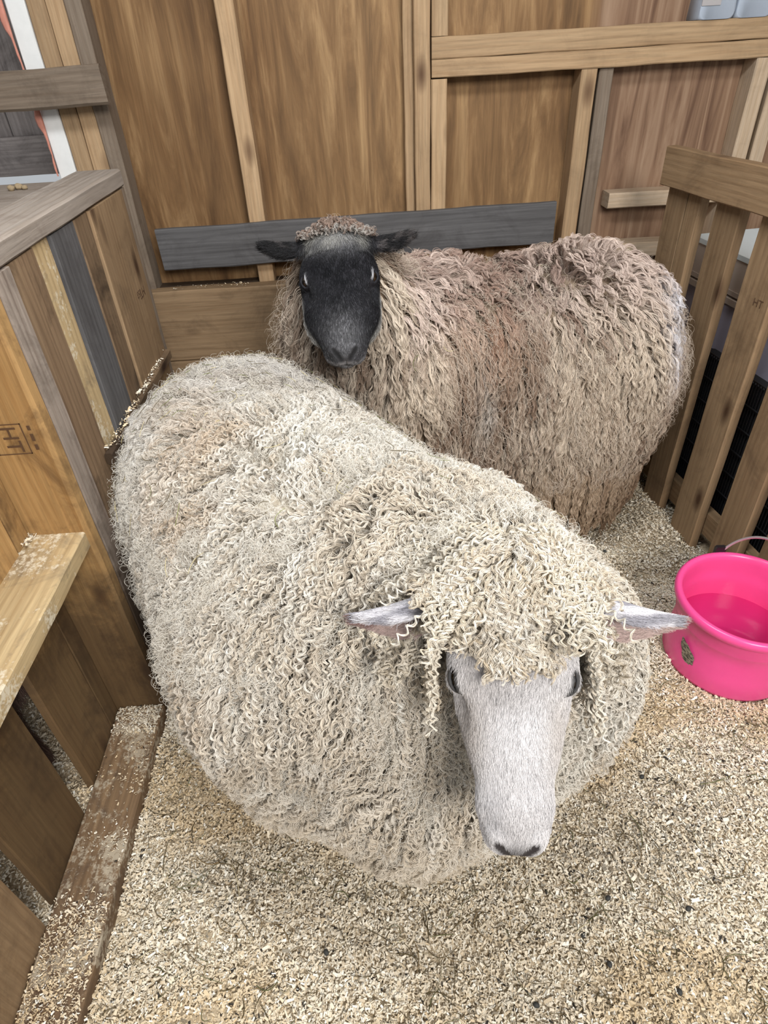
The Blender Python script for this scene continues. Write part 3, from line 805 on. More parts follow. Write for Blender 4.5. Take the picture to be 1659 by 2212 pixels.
earW = ((.066, -.030, .026), (.91, -.10, .28), (0, .93, -.34), .140, .039, .040, 0.0)
def nostril(Q):
    x = np.abs(Q[:, 0]); a = np.array([.0215, -.0265, .318]); b = np.array([.0085, -.046, .336]); q = np.stack([x, Q[:, 1], Q[:, 2]], 1)
    d = b-a; t = np.clip((q-a)@d/(d@d), 0, 1); r = np.linalg.norm(q-a-t[:, None]*d, axis=1)
    return np.exp(-(np.maximum(r-.0035, 0)/.0028)**2)
def eye_d(Q):
    ex, ey, ez, er = EYE
    return np.sqrt((np.abs(Q[:, 0])-ex)**2+(Q[:, 1]-ey)**2+((Q[:, 2]-ez)*.85)**2)/er
def eye_t(Q): return (np.abs(Q[:, 0])-EYE[0])*ETX+(Q[:, 1]-EYE[1])*ETY
def white_cols(P, Q, H):
    c = np.tile(np.array([.46, .40, .31]), (len(P), 1))
    fn = snoise(P, 60, 3)*.5+.5; s2 = snoise(P, 160, 5)
    skin = lerp3((.56, .53, .52), (.66, .64, .64), fn)
    nose = np.exp(-(Q[:, 0]/.022)**2-((Q[:, 1]+.040)/.024)**2-((Q[:, 2]-.332)/.022)**2)
    nost = nostril(Q)
    m = np.clip(nose*.85+nost*1.3, 0, 1)[:, None]; skin = skin*(1-m)+np.array([.035, .03, .032])*m
    er = sstep(.078, .10, np.abs(Q[:, 0]))*(Q[:, 2] < .09)
    spot = sstep(.15, .55, s2+snoise(P, 90, 9)*.6)
    ecol = lerp3((.64, .62, .64), (.20, .19, .22), spot*.75)
    inner = (Q[:, 1] < -.035)
    ecol[inner] = lerp3((.46, .35, .32), (.20, .12, .11), spot[inner]*.8)
    skin = skin*(1-er[:, None])+ecol*er[:, None]
    ey = sstep(1.40, 1.2, eye_d(Q))*sstep(.013, .007, np.abs(eye_t(Q))); skin *= (1-.9*ey[:, None])
    c[H] = skin[H]
    c[P[:, 2] < .05] = (.10, .085, .07)
    return c
sheep, fbW, LhW, fullW = build_sheep(white_body, (-.78, .20, -.03), (.62, 1.95, 1.12), WF, earW, .014, .0028, white_cols, M['hide'], None,
    'cream curly longwool sheep with white face standing in front, head lowered')
sheep.name = 'sheep'
eyes(sheep, WF)
print('white sheep verts', len(sheep.data.vertices))

def fleece_white():
    rg = np.random.default_rng(5); me = sheep.data
    def wgt(P):
        Q = to_head(P, WF); near = LhW(Q) < .012
        near &= (np.abs(Q[:, 0]) < .21) & (Q[:, 2] > -.07) & (Q[:, 2] < .35) & (Q[:, 1] > -.15)
        w_ = np.where(P[:, 2] < .13, 0, 1.0)*np.where(P[:, 1] > 1.5, .75, 1)*np.where(P[:, 1] < .9, 1.25, 1)
        w_ = np.where((P[:, 0] < -.62), .5, w_)
        return np.where(near, 0, w_)
    n = int(21000*Q8)
    P, N = sample_surface(me, n, rg, weight=wgt)
    N = fbW.grad(P)
    back = sstep(1.15, 1.45, P[:, 1]+.25*snoise(P, 9, 21)*.3)*sstep(.55, .75, P[:, 2])       # felted, short at the rear of the back
    low = sstep(.55, .25, P[:, 2]); front = sstep(.95, .70, P[:, 1])
    L = .050+.028*rg.random(n)-.012*back+.035*low+.022*front+.010*low*front
    h = .014+.022*rg.random(n)+.014*snoise(P, 16, 8)+.008*snoise(P, 40, 9)+.010*front+.004
    ax = nrm(np.array([.35, -.75, 0]))
    def flow(p, s):
        v = vnoise(p, 9, 31)*.6+vnoise(p, 30, 32)*.65; return v-ax*.15+np.array([-.25, -.30, 0])
    g = .75+.6*low[:, None]+.4*front[:, None]
    C = trace(P, N, fbW, L, 18, np.clip(h, .008, .06), flow, g, rg, follow=(1-.95*low)[:, None])
    C, near = clump(C, 9, .55, rg)
    K = 9
    turns = L/(.0135+.012*rg.random(n))*(1-.45*back); amp = (.0020+.0036*rg.random(n)**1.5)*(1-.25*back)*(1+.5*low)
    S = curl(C, N, K, turns, amp, (.0011+.0022*rg.random(n)**2)[:, None, None], rg, frizz=.0004)
    # felt: loosen the strands at the back
    S += (rg.normal(0, 1, (n, K, 1, 3))*(.0045*back+.0012*low)[:, None, None, None])*np.linspace(.2, 1, 18)[None, None, :, None]
    cj = rg.normal(0, 1, n)[near]; tone = np.clip(.5+.45*snoise(P, 7, 41)+.22*rg.normal(0, 1, n)+.22*cj, 0, 1)
    col = lerp3((.63, .55, .445), (.80, .76, .69), tone)
    tan = sstep(.55, 1.1, snoise(P, 8, 44)+.3*snoise(P, 25, 45))[:, None]; col = col*(1-.55*tan)+np.array([.56, .40, .25])*.55*tan
    b = back[:, None]*.75; col = col*(1-b)+lerp3((.50, .465, .43), (.68, .66, .64), tone)*b
    yl = (low*.35)[:, None]; col = col*(1-yl)+np.array([.66, .55, .40])*yl
    col = np.repeat(col, K, 0)*rg.uniform(.86, 1.08, (n*K, 1))
    strands('fleece', S.reshape(n*K, 18, 3), np.clip(col, 0, .82), .00048, .00026, M['wool'], sheep)
    # loose fly-away fibres
    n = int(16000*Q8); P, N = sample_surface(me, n, rg, weight=wgt); N = fbW.grad(P)
    L = .05+.035*rg.random(n); h = .030+.022*rg.random(n)
    C = trace(P, N, fbW, L, 11, h, lambda p, s: vnoise(p, 40, 77)*1.0+vnoise(P, 90, 78)*.8+rg.normal(0, .35, p.shape), .4, rg, follow=.4)
    S = curl(C, N, 1, 1.5+2.5*rg.random(n), .004+.004*rg.random(n), .001, rg, frizz=.0006)
    strands('stray_wool', S.reshape(n, 11, 3), np.clip(lerp3((.62, .57, .48), (.78, .74, .67), rg.random(n)), 0, .82), .00030, .00018, M['wool'], sheep)

    # forelock: tight curls over the brow, long ringlets past the ears
    def hsel(Q): return (LhW(Q) < .006) & (np.abs(Q[:, 0]) < .070) & (Q[:, 2] < .128) & (Q[:, 2] > -.06)
    def wf(P):
        Q = to_head(P, WF)
        lim = .092-1.3*np.maximum(np.abs(Q[:, 0])-.028, 0)
        return (hsel(Q) & (Q[:, 1] > -.055) & (Q[:, 2] < lim)).astype(float)
    n = int(2700*Q8); P, N = sample_surface(me, n, rg, weight=wf); Q = to_head(P, WF)
    R_, _, _ = WF; xa, ya, za = nrm(R_[:, 0]), R_[:, 1], R_[:, 2]
    fullf = fullW; N = fullf.grad(P)
    L = .028+.022*rg.random(n)+.02*sstep(.05, .0, Q[:, 2])
    def flow(p, s):
        q = to_head(p, WF); return za*.8+xa[None]*(q[:, :1]*14)+vnoise(p, 70, 51)*.8
    C = trace(P, N, fullf, L, 19, .007+.013*rg.random(n)+.010*sstep(.07, .0, Q[:, 2]), flow, .1, rg)
    S = curl(C, N, 10, L/(.013+.012*rg.random(n)), .0014+.0026*rg.random(n)**1.4, (.0007+.0022*rg.random(n)**2)[:, None, None], rg, frizz=.0005)
    col = np.repeat(lerp3((.58, .48, .35), (.78, .73, .65), np.clip(.45+.3*rg.normal(0, 1, n)+.4*np.exp(-(Q[:, 0]/.02)**2-((Q[:, 2]-.045)/.03)**2), 0, 1)), 10, 0)*rg.uniform(.84, 1.08, (n*10, 1))
    strands('forelock', S.reshape(-1, 19, 3), np.clip(col, 0, .82), .00034, .00020, M['wool'], sheep)
    def wr(P):
        Q = to_head(P, WF)
        return ((fbW(P) < .02) | hsel(Q)).astype(float)*(np.abs(Q[:, 0]) < .13)*(Q[:, 2] > -.13)*(Q[:, 2] < .035)*(Q[:, 1] > -.13)
    n = int(2600*Q8); P, N = sample_surface(me, n, rg, weight=wr); Q = to_head(P, WF); N = fullf.grad(P)
    L = .085+.075*rg.random(n)
    def flow2(p, s):
        q = to_head(p, WF); sgn = np.sign(Q[:, :1]+1e-3); return xa[None]*sgn*(.9-.55*s)+za[None]*(.55+.2*s)+vnoise(p, 22, 61)*.35
    C = trace(P, N, fullf, L, 26, .012+.022*rg.random(n), flow2, .55, rg, follow=.8)
    S = curl(C, N, 10, L/(.013+.007*rg.random(n)), .0024+.0018*rg.random(n), .0012, rg, frizz=.0004, s0=.08)
    # keep the ringlets off the bare face
    q = to_head(S[:, :, :, :].reshape(-1, 3), WF).reshape(n, 10, 26, 3)
    bad = ((q[..., 2] > .095) & (np.abs(q[..., 0]) < .090) & (q[..., 1] > -.085)).any((1, 2))
    bad |= ((np.abs(q[..., 0]) > .105) & (q[..., 2] > -.035) & (q[..., 2] < .11) & (q[..., 1] > -.055)).any((1, 2)) & (rg.random(n) < .97)
    S = S[~bad]; m = len(S)
    col = np.repeat(lerp3((.61, .53, .41), (.78, .73, .64), rg.random(m)), 10, 0)*rg.uniform(.84, 1.08, (m*10, 1))
    strands('ringlets', S.reshape(-1, 26, 3), np.clip(col, 0, .82), .00044, .00026, M['wool'], sheep)
    m = 84; sg = np.where(np.arange(m) % 2, 1.0, -1.0); u = rg.random(m)
    a = np.stack([sg*(.020+.040*u), .008-.012*u, -.030+.050*rg.random(m)], 1)
    b = np.stack([sg*(.070+.014*rg.random(m)), .022-.018*rg.random(m), .005+.040*rg.random(m)], 1)
    c = np.stack([sg*(.094+.018*rg.random(m)), -.030-.02*rg.random(m), .070+.04*rg.random(m)], 1)
    d = np.stack([sg*(.090+.022*rg.random(m)), -.070-.04*rg.random(m), .095+.11*rg.random(m)], 1)
    s = np.linspace(0, 1, 44)[None, :, None]; a, b, c, d = (x[:, None] for x in (a, b, c, d))
    C = (1-s)**3*a+3*(1-s)**2*s*b+3*(1-s)*s*s*c+s**3*d
    C = from_head(C.reshape(-1, 3), WF).reshape(m, 44, 3)
    N = np.tile(WF[0][:, 1], (m, 1)); L = np.linalg.norm(np.diff(C, axis=1), axis=2).sum(1)
    S = curl(C, N, 15, L/(.0115+.003*rg.random(m)), .0030+.0010*rg.random(m), .0010, rg, frizz=.0001, s0=.06, taper=.35)
    col = np.repeat(lerp3((.64, .54, .41), (.80, .75, .65), rg.random(m)), 15, 0)*rg.uniform(.88, 1.06, (m*15, 1))
    strands('face_ringlets', S.reshape(-1, 44, 3), np.clip(col, 0, .82), .00046, .00034, M['wool'], sheep)
fleece_white()

def longer(Q):     # fringe along the jaw, fuzz below the poll
    return 1.6*sstep(-.052, -.075, Q[:, 1])*sstep(.13, .16, Q[:, 2])*sstep(.30, .25, Q[:, 2])+.9*sstep(.07, .05, Q[:, 2])

def face_fur(me, fr, Lh, parent, n, colf, rmin, seed, zmin=.085, length=.009, name='face_hair', r=.00024):
    rg = np.random.default_rng(seed); R_, _, sc = fr; za = R_[:, 2]; xa = nrm(R_[:, 0])
    def wg(P):
        Q = to_head(P, fr); on = (Lh(Q) < .004) & (np.abs(Q[:, 0]) < .21) & (Q[:, 1] > -.15) & (Q[:, 2] < .35)
        face = (Q[:, 2] > zmin) & (Q[:, 1] > -.13); ear_ = (np.abs(Q[:, 0]) > .078) & (Q[:, 2] < .1)
        nose = np.exp(-(Q[:, 0]/.014)**2-((Q[:, 1]+.048)/.014)**2-((Q[:, 2]-.338)/.012)**2) > .2
        eye_ = ((eye_d(Q) < 1.35) & (np.abs(eye_t(Q)) < .011)) | (nostril(Q) > .3)
        return (on & (face | ear_) & ~nose & ~eye_)*np.where(ear_, .9, 1.0)
    P, N = sample_surface(me, n, rg, weight=wg); Q = to_head(P, fr)
    ear_ = (np.abs(Q[:, 0]) > .078) & (Q[:, 2] < .1)
    d = np.where(ear_[:, None], xa*np.sign(Q[:, :1]), za[None]+xa[None]*(Q[:, :1]*3)*(Q[:, 2:3] < .2))
    d = d+vnoise(P, 60, seed+1)*.22+rg.normal(0, .16, P.shape); d = nrm(d-N*np.sum(d*N, 1)[:, None])
    L = length*(.6+.8*rg.random(n))*np.where(Q[:, 2] > .30, .5, 1)*np.where(ear_, .8, 1)*(1+longer(Q))
    s = np.linspace(0, 1, 4)[None, :, None]
    S = P[:, None]+(N*(.30*L)[:, None])[:, None]*(s*(1.5-.7*s))+(d*L[:, None])[:, None]*s
    strands(name, S, colf(P, Q, rg), r, r*.5, M['fur'], parent)
def furW(P, Q, rg):
    c = white_cols(P, Q, np.ones(len(P), bool)); k = rg.random(len(P))
    c = c*(1.02+.24*k[:, None]); dk = k < .10; c[dk] *= .45
    g_ = (sstep(.20, .30, Q[:, 2])*np.clip(.25+.5*snoise(P, 130, 71)+.3*snoise(P, 50, 72), 0, 1)*.55)[:, None]; c = c*(1-g_)+np.array([.27, .27, .29])*g_
    # warm shade painted into the hair beside the nasal bridge and under the eye
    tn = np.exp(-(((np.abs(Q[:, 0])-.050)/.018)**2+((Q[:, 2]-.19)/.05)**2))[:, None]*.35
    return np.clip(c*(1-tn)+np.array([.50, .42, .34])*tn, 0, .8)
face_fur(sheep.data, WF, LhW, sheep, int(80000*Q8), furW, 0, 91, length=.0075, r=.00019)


# ================================================================== the brown dark-faced sheep
BF = head_frame((-.052, 1.660, 1.132), (-.046, 1.362, .935), (.0, -.62, .75), 1.06, 1.18)
def brown_body(X, Y, Z):
    f = ell(X, Y, Z, (.695, 1.90, .61), (.285, .30, .315))
    f = smin(f, cap(X, Y, Z, (.66, 1.92, .62), (.14, 1.86, .62), .290, .27), .1)
    f = smin(f, cap(X, Y, Z, (.64, 1.90, .41), (.16, 1.85, .42), .265, .235), .1)
    f = smin(f, cap(X, Y, Z, (.14, 1.84, .70), (-.055, 1.71, .98), .22, .105), .12)
    f = smin(f, ell(X, Y, Z, (-.05, 1.755, .80), (.175, .145, .17)), .08)
    for x, y in ((.78, 2.00), (.80, 1.80), (.08, 1.95), (.06, 1.76)):
        f = smin(f, cap(X, Y, Z, (x, y, .40), (x, y, .14), .085, .034), .05)
        f = smin(f, cap(X, Y, Z, (x, y, .14), (x-.01, y, .03), .026, .030), .02)
    return np.maximum(f, -(Z+.005))
earB = ((.056, -.034, .024), (.93, .05, -.06), (0, .30, 1.0), .100, .029, .014, 1.0)
def brown_cols(P, Q, H):
    c = lerp3((.20, .145, .10), (.28, .21, .15), snoise(P, 12, 2)*.5+.5)
    n1 = snoise(P, 70, 4); n2 = snoise(P, 190, 6)
    skin = lerp3((.006, .006, .008), (.022, .021, .025), np.clip(.5+.5*n1+.3*n2, 0, 1))
    pale = np.exp(-((Q[:, 0]/.046)**2+((Q[:, 2]-.030)/.036)**2))*1.15
    muz = np.exp(-((Q[:, 0]/.036)**2+((Q[:, 2]-.285)/.050)**2))*.35
    lip = sstep(.295, .32, Q[:, 2])*sstep(-.05, -.062, Q[:, 1])*.55
    side = sstep(-.056, -.072, Q[:, 1])*sstep(.13, .15, Q[:, 2])*sstep(.27, .24, Q[:, 2])*.9
    ed = eye_d(Q); brow = (ed < 1.5)*np.exp(-((eye_t(Q)-.0090)/.0022)**2)*.85*(np.abs(Q[:, 2]-EYE[2]) < .016)
    m = np.clip(pale*.75+muz+lip+side+brow, 0, .95)[:, None]
    skin = skin*(1-m)+np.array([.40, .39, .40])*m
    nost = nostril(Q); skin *= (1-.9*nost[:, None])
    mth = np.exp(-((Q[:, 1]+.0800)/.0035)**2)*sstep(.28, .29, Q[:, 2]); skin *= (1-.85*mth[:, None])
    er = sstep(.075, .09, np.abs(Q[:, 0]))*(Q[:, 2] < .09)
    ecol = lerp3((.012, .011, .012), (.15, .13, .125), np.clip(n1*.6+n2*.5-.05, 0, 1)*(Q[:, 1] < .2))
    skin = skin*(1-er[:, None])+ecol*er[:, None]
    c[H] = skin[H]
    c[(P[:, 2] < .42) & ~H] = (.05, .04, .035)
    return c
sheep2, fbB, LhB, fullB = build_sheep(brown_body, (-.42, 1.28, -.03), (1.14, 2.34, 1.30), BF, earB, .014, .0032, brown_cols, M['hide'], None,
    'brown shaggy sheep with black face standing along the back wall')
eyes(sheep2, BF)
print('brown sheep verts', len(sheep2.data.vertices))

def fleece_brown():
    rg = np.random.default_rng(15); me = sheep2.data
    def wgt(P):
        Q = to_head(P, BF); near = LhB(Q) < .010
        near &= (np.abs(Q[:, 0]) < .21) & (Q[:, 2] > -.02) & (Q[:, 2] < .35) & (Q[:, 1] > -.12)
        return np.where(near | (P[:, 2] < .24), 0, 1.0)*np.where(P[:, 2] < .42, 1.5, 1)*np.where(P[:, 1] > 2.05, .45, 1)
    n = int(11500*Q8); P, N = sample_surface(me, n, rg, weight=wgt); N = fbB.grad(P)
    top = sstep(.80, .92, P[:, 2])*(P[:, 0] > .1); low = sstep(.50, .38, P[:, 2])
    L = .095+.05*rg.random(n)-.045*top+.115*low
    h = .018+.022*rg.random(n)+.022*snoise(P*np.array([1, 1, .25]), 26, 18)+.018*top*(1+snoise(P, 16, 19))
    def flow(p, s): return vnoise(p*np.array([1, 1, .45]), 13, 131)*.30+vnoise(p, 40, 132)*.28+np.array([.10, -.05, 0])*(1-2*sstep(.2, -.05, p[:, :1]))*1.0
    C = trace(P, N, fbB, L, 12, np.clip(h, .006, .08), flow, (1.7+.8*low)[:, None], rg, follow=(1-.95*low)[:, None])
    C, near = clump(C, 11, .70, rg, (1, 1, .45))
    K = 12
    S = curl(C, N, K, L/(.034+.03*rg.random(n)), .0022+.0026*rg.random(n), (.0016+.0030*rg.random(n))[:, None, None], rg, frizz=.0005, taper=.65)
    cj = rg.normal(0, 1, n)[near]; tone = np.clip(.5+.50*snoise(P*np.array([1, 1, .4]), 12, 141)+.18*rg.normal(0, 1, n)+.28*cj, 0, 1)
    col = lerp3((.30, .205, .145), (.68, .57, .45), tone)
    t = top[:, None]*.7; col = col*(1-t)+lerp3((.38, .27, .23), (.70, .56, .50), tone)*t
    ru = (np.exp(-(((P[:, 0]-.34)/.09)**2+((P[:, 2]-.83)/.07)**2))+.7*np.exp(-(((P[:, 0]-.24)/.04)**2+((P[:, 2]-.86)/.06)**2))).clip(0, 1)[:, None]*.5; col = col*(1-ru)+np.array([.38, .20, .12])*ru
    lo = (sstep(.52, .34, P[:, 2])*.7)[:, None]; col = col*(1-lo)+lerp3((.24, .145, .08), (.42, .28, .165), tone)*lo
    wp = (np.exp(-(((P[:, 0]-.885)/.055)**2+((P[:, 2]-.83)/.10)**2+((P[:, 1]-1.74)/.13)**2))*2.2).clip(0, .95)[:, None]; col = col*(1-wp)+np.array([.76, .73, .76])*wp
    w2 = (np.exp(-(((P[:, 0]-.34)/.030)**2+((P[:, 2]-.67)/.09)**2)))[:, None]*.6; col = col*(1-w2)+np.array([.72, .68, .62])*w2
    nk = sstep(.12, -.06, P[:, 0])[:, None]*.6; col = col*(1-nk)+lerp3((.22, .175, .14), (.50, .44, .37), tone)*nk
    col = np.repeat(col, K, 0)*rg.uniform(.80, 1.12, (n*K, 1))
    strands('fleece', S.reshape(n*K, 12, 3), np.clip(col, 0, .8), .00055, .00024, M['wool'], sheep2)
    n = int(9000*Q8); P, N = sample_surface(me, n, rg, weight=wgt); N = fbB.grad(P)
    L = .06+.05*rg.random(n)
    C = trace(P, N, fbB, L, 9, .030+.025*rg.random(n), lambda p, s: vnoise(p, 40, 177)*.8+rg.normal(0, .3, p.shape), .8, rg, follow=.4)
    S = curl(C, N, 1, 1+1.5*rg.random(n), .004+.003*rg.random(n), .001, rg, frizz=.0008)
    strands('stray_wool', S.reshape(n, 9, 3), lerp3((.42, .32, .24), (.66, .57, .47), rg.random(n)), .00032, .0002, M['wool'], sheep2)
    # pale tuft over the poll
    def wf(P):
        Q = to_head(P, BF); return ((LhB(Q) < .006) & (np.abs(Q[:, 0]) < .06) & (Q[:, 2] < .016) & (Q[:, 2] > -.075) & (Q[:, 1] > -.07)).astype(float)
    n = 900; P, N = sample_surface(me, n, rg, weight=wf); Q = to_head(P, BF); N = fullB.grad(P)
    R_ = BF[0]; xa, za = nrm(R_[:, 0]), R_[:, 2]
    L = .014+.014*rg.random(n)
    C = trace(P, N, fullB, L, 8, .010+.012*rg.random(n), lambda p, s: za*.7+xa[None]*(to_head(p, BF)[:, :1]*10)+vnoise(p, 70, 151)*.7, .1, rg)
    S = curl(C, N, 8, L/.02, .002+.001*rg.random(n), .0018, rg, frizz=.0006)
    t_ = np.clip(sstep(.0, .03, Q[:, 2])+.2*rg.normal(0, 1, n), 0, 1)
    col = np.repeat(lerp3((.26, .18, .14), (.46, .46, .43), t_), 8, 0)*rg.uniform(.7, 1.15, (n*8, 1))
    strands('forelock', S.reshape(-1, 8, 3), col, .0005, .00025, M['wool'], sheep2)
fleece_brown()
def furB(P, Q, rg):
    c = brown_cols(P, Q, np.ones(len(P), bool)); k = rg.random(len(P)); c = c*(.32+.70*k[:, None]**2); li = k > .955; c[li] = c[li]*1.3+.05*sstep(.1, .3, Q[li, 2:3])+.015
    w_ = (((sstep(.080, .035, Q[:, 2]+.30*np.abs(Q[:, 0]))*np.clip(.62+.5*snoise(P, 75, 88), 0, 1))+longer(Q)*.5*(Q[:, 2] > .07)).clip(0, 1)*np.maximum(sstep(.070, .045, np.abs(Q[:, 0])), Q[:, 2] > .1)*(np.abs(Q[:, 0]) < .077))[:, None]*(.25+.75*k[:, None]); c = c*(1-w_)+np.array([.44, .42, .37])*w_
    return np.clip(c, 0, .7)
face_fur(sheep2.data, BF, LhB, sheep2, int(42000*Q8), furB, 0, 95, zmin=-.01, length=.009, r=.0003)

# ================================================================== bedding: wood shavings, hay stems, droppings
def chips(name, P, sz, rg, label, mat, lift=.003):
    """P (n,3) centres on a surface -> one mesh of small curled flakes"""
    n = len(P)
    L = sz*(.5+1.0*rg.random(n)**1.6); W = L*(.16+.42*rg.random(n)); k = rg.random(n) < .06; L[k] *= 1.9; W[k] *= 1.3
    a = rg.uniform(0, 6.28, n); tilt = rg.normal(0, .30, n); roll = rg.normal(0, .36, n)
    X = np.stack([np.cos(a)*np.cos(tilt), np.sin(a)*np.cos(tilt), np.sin(tilt)], 1)
    Y = np.stack([-np.sin(a), np.cos(a), np.zeros(n)], 1); Z = np.cross(X, Y)
    Y2 = Y*np.cos(roll)[:, None]+Z*np.sin(roll)[:, None]; Z = np.cross(X, Y2)
    cv = L*rg.normal(0, .16, n); C = P+np.array([0, 0, 1])*(lift*rg.random(n)[:, None]*1.6+.0008)
    g = []
    for u in (-1, 0, 1):
        for v in (-1, 1):
            jw = 1+.3*rg.normal(0, 1, n)*(u != 0)
            g.append(C+X*(u*L/2)[:, None]+Y2*(v*W/2*jw)[:, None]+Z*(cv*(1-abs(u)))[:, None])
    V = np.stack(g, 1).reshape(-1, 3); b = np.arange(n)[:, None]*6
    F = np.concatenate([b+np.array([[0, 1, 3, 2]]), b+np.array([[2, 3, 5, 4]])])
    tone = rg.random(n); patch = np.clip(.5+.5*snoise(P*np.array([1, 1, 0]), 7, 201)+.25*snoise(P*np.array([1, 1, 0]), 23, 202), 0, 1)
    col = lerp3((.60, .48, .32), (.88, .81, .67), tone**.8)
    y = (sstep(.55, .95, patch)*.5)[:, None]; col = col*(1-y)+np.array([.62, .44, .22])*y
    dk = rg.random(n) < (.05+.16*sstep(.40, .05, patch)); col[dk] = col[dk]*.38
    vd = rg.random(n) < .022; col[vd] = (.035, .03, .025)
    wh = rg.random(n) < .10; col[wh] = (.88, .84, .74)
    o = link(name, np_mesh(name, V, F, np.repeat(np.clip(col, 0, .9), 6, 0)), mat)
    return tag(o, label, 'bedding', kind='stuff')
M['chip'] = attr_mat('shaving_flakes', .8, .2)
rg = np.random.default_rng(77)
def floor_pts(n, x0, x1, y0, y1):
    x = rg.uniform(x0, x1, n); y = rg.uniform(y0, y1, n); return np.stack([x, y, bumps(x, y)], 1)
P = np.concatenate([floor_pts(230000, -.63, 1.12, .22, 1.45), floor_pts(60000, .25, 1.16, 1.3, 2.35), floor_pts(26000, -1.25, -.74, .25, 1.35)])
fn = (.006*snoise(P*np.array([1, 1, 0]), 45, 203)+.004*snoise(P*np.array([1, 1, 0]), 110, 204)); P[:, 2] += fn
bk_d = np.hypot(P[:, 0]-.992, P[:, 1]-1.158); P = P[(bk_d > .172)]
P = P[~((P[:, 0] > -.76) & (P[:, 0] < -.625) & (P[:, 1] < 1.15))]
chips('wood_shavings', P, .0068, rg, 'cream and tan wood shavings covering the pen floor', M['chip'], .006)
# drifts of shavings on the rails
def rail_pts(n, x0, x1, y0, y1, z, seed, thr):
    x = rg.uniform(x0, x1, n); y = rg.uniform(y0, y1, n); Q = np.stack([x, y, np.full(n, z)], 1)
    k = snoise(Q, 13, seed)+.5*snoise(Q, 34, seed+1)+.30*rg.normal(0, 1, n) > thr; return Q[k]
Pr = rail_pts(9000, -.751, -.629, .15, 1.085, .0405, 301, .10)
e = rail_pts(1500, -.751, -.632, 1.00, 1.088, .0405, 305, -.4)
chips('wood_shavings', np.concatenate([Pr, e]), .0050, rg, 'shavings scattered along the dark bottom rail of the lower left fence', M['chip'], .003)
chips('wood_shavings', np.concatenate([rail_pts(60, -.768, -.74, .75, 1.09, .6665, 311, -.2), rail_pts(70, -.77, -.745, 1.05, 1.09, .668, 313, -2)]), .007, rg, 'few white shavings caught behind the worn middle rail of the left fence', M['chip'], .004)
chips('wood_shavings', rail_pts(300, -.639, -.620, 1.31, 1.92, .7385, 315, -.3), .007, rg, 'line of shavings at the foot of the plank fence beside the white sheep rump', M['chip'], .004)
chips('wood_shavings', rail_pts(420, -.72, .70, 2.40, 2.45, .776, 317, .1), .006, rg, 'crumbs of shavings on the ledge below the dark grey plank', M['chip'], .003)

def stems(name, P, D, L, r, cols, bend, label, rg, npts=7, nrm_=None):
    n = len(P); s = np.linspace(-.5, .5, npts)[None, :, None]
    Nn = np.tile([0, 0, 1.0], (n, 1)) if nrm_ is None else nrm_
    B = np.cross(D, Nn)
    C = P[:, None]+D[:, None]*L[:, None, None]*s+B[:, None]*(bend*L)[:, None, None]*(s*s*4-.3)+Nn[:, None]*(.003+.002*np.abs(rg.normal(0, 1, (n, 1, 1))))
    T = nrm(np.gradient(C, axis=1)); E1 = np.cross(T, Nn[:, None]); E2 = Nn[:, None]+0*T
    a = np.arange(4)/4*2*np.pi; R = r[:, None, None, None]*np.ones((1, npts, 1, 1))*(1-.5*np.abs(s[..., None])*1.2)
    V = C[:, :, None]+R*(np.cos(a)[None, None, :, None]*E1[:, :, None]+np.sin(a)[None, None, :, None]*E2[:, :, None])
    V = V.reshape(-1, 3); m = npts*4; b = np.arange(n)[:, None]*m; q = []
    for i in range(npts-1):
        for k in range(4): q.append([i*4+k, i*4+(k+1) % 4, i*4+4+(k+1) % 4, i*4+4+k])
    F = (b[:, :, None]+np.array(q)[None].reshape(1, -1, 4)).reshape(-1, 4) if False else np.concatenate([b+np.array([f]) for f in q])
    o = link(name, np_mesh(name, V, F, np.repeat(cols, m, 0)), M['chip']); return tag(o, label, 'hay', kind='stuff')
n = 1500
P = np.concatenate([floor_pts(1250, -.60, 1.10, .25, 1.40), floor_pts(250, .5, 1.1, 1.3, 2.1)]); P = P[np.hypot(P[:, 0]-.992, P[:, 1]-1.158) > .19]; n = len(P)
P[:, 2] += .007
a = rg.uniform(0, 6.28, n); D = np.stack([np.cos(a), np.sin(a), rg.normal(0, .08, n)], 1)
kind = rg.random(n); cols = np.where(kind[:, None] < .5, [[.10, .075, .035]], np.where(kind[:, None] < .72, [[.13, .13, .055]], np.where(kind[:, None] < .86, [[.25, .17, .08]], [[.60, .52, .34]])))*rg.uniform(.6, 1.2, (n, 1))
stems('hay_stems', P, D, .014+.075*rg.random(n)**1.5, .0006+.0007*rg.random(n)**2, cols, rg.normal(0, .22, n), 'thin dark and green hay stems strewn over the shavings', rg)
# hay caught in the fleece
def wool_hay(n, fld, me, wg, sd, label):
    r2 = np.random.default_rng(sd); P, N = sample_surface(me, n, r2, weight=wg); N = fld.grad(P)
    P = P+N*.046; D = nrm(np.cross(N, r2.normal(size=(n, 3)))); k = r2.random(n)
    cols = np.where(k[:, None] < .5, [[.11, .085, .045]], np.where(k[:, None] < .7, [[.18, .19, .07]], [[.55, .47, .26]]))*r2.uniform(.7, 1.2, (n, 1))
    stems('hay_stems', P, D, .010+.045*r2.random(n)**1.5, .0005+.0004*r2.random(n), cols, r2.normal(0, .2, n), label, r2, nrm_=N)
wool_hay(260, fbW, sheep.data, lambda P: (P[:, 2] > .60)*(P[:, 1] > .85)*(1+2.5*(P[:, 1] > 1.2)), 401, 'bits of hay caught in the fleece on the white sheep back')
wool_hay(14, fbB, sheep2.data, lambda P: (P[:, 2] > .70)*(P[:, 0] > .1)*1.0, 402, 'few hay bits caught in the brown sheep wool')
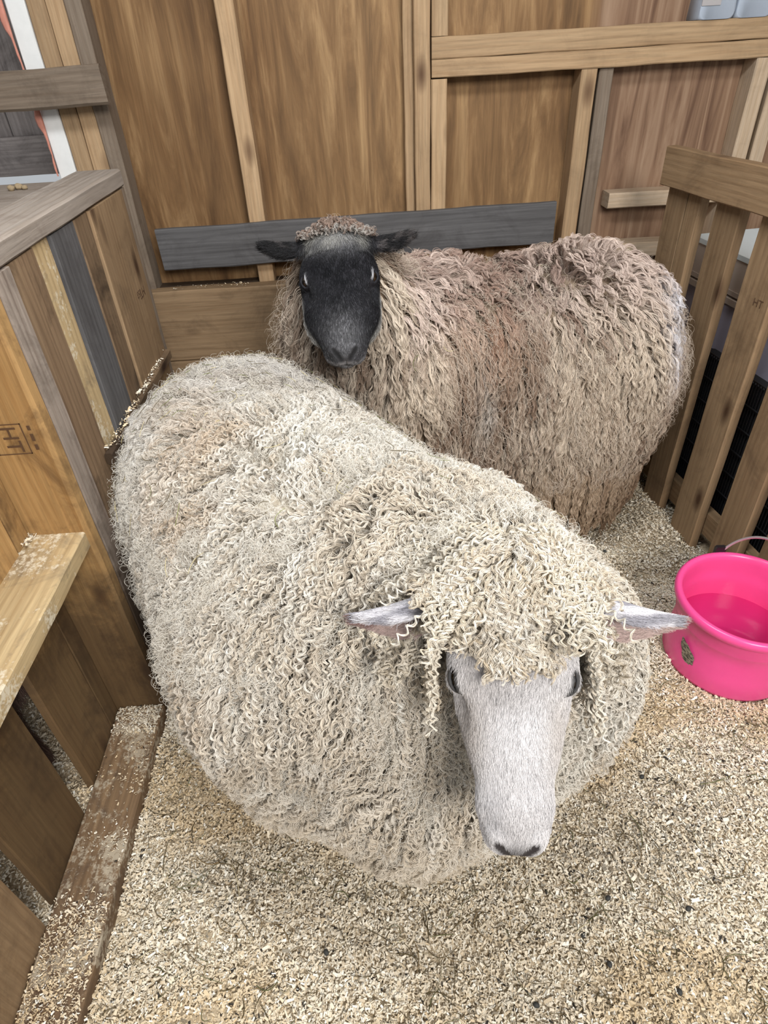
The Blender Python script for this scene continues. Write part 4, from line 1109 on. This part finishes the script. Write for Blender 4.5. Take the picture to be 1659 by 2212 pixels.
# droppings: small dark pellets, countable
M['pellet'] = plain('dark_pellet', (.035, .035, .032), .7)
pp = ((.37, .47), (.405, .415), (.245, .36), (.44, .53), (.62, .80), (.69, 1.02), (.80, 1.62), (.30, .31), (-.16, .47), (.52, .36), (.60, .50), (.16, .33))
bm = bmesh.new(); bmesh.ops.create_icosphere(bm, subdivisions=2, radius=.0052)
for v in bm.verts: v.co.x *= 1.3; v.co *= 1+random.uniform(-.06, .06)
pme = bm_mesh('dropping', bm, True); pme.materials.append(M['pellet'])
where = ('nearest the bottom edge right of the white muzzle', 'just right of the nearest one', 'straight below the white nose', 'below and right of the white muzzle', 'between the muzzle and the bucket',
         'left of the pink bucket foot', 'near the foot of the right fence', 'near the bottom edge of the floor', 'left of the chest wool near the lower left', 'at the bottom right of the floor', 'in the middle of the right floor', 'at the bottom edge, left of the others')
for (x, y), wtxt in zip(pp, where):
    o = bpy.data.objects.new('dropping', pme); COL.objects.link(o); o.location = (x, y, float(bumps(np.array(x), np.array(y)))+.013); o.rotation_euler = (0, 0, random.uniform(0, 3))
    tag(o, 'small dark round dropping '+wtxt, 'dropping', 'droppings on the shavings')

# the dark brown animal behind the lower left fence
def calf(X, Y, Z):
    f = ell(X, Y, Z, (-1.13, 1.20, .30), (.24, .34, .22))
    f = smin(f, cap(X, Y, Z, (-1.06, .98, .16), (-.93, .93, .04), .085, .05), .06)
    f = smin(f, ell(X, Y, Z, (-1.28, 1.52, .48), (.10, .14, .12)), .1)
    f = smin(f, cap(X, Y, Z, (-1.25, 1.42, .40), (-1.30, 1.62, .52), .12, .08), .08)
    return np.maximum(f, -(Z+.004))
cf = Field(calf, (-1.45, .80, -.02), (-.80, 1.80, .75), .014)
V, F = cf.mesh(); dk = link('animal', np_mesh('animal', V, F, np.tile([.13, .08, .065], (len(V), 1)), smooth=True), M['hide'])
tag(dk, 'dark brown furry animal lying behind the slats of the lower left fence', 'animal')
r3 = np.random.default_rng(55); P, N = sample_surface(dk.data, 26000, r3); n = len(P)
D = nrm(np.array([.1, -.3, -1])+.4*vnoise(P, 12, 9)+r3.normal(0, .2, P.shape)); s_ = np.linspace(0, 1, 4)[None, :, None]
strands('coat', P[:, None]+N[:, None]*.006*s_+D[:, None]*.020*s_, lerp3((.09, .05, .04), (.26, .17, .14), r3.random(n)), .0005, .0002, M['fur'], dk)

fbW = LhW = fullW = fbB = LhB = fullB = cf = None
P = V = F = Fq = N = D = None
import gc; gc.collect()
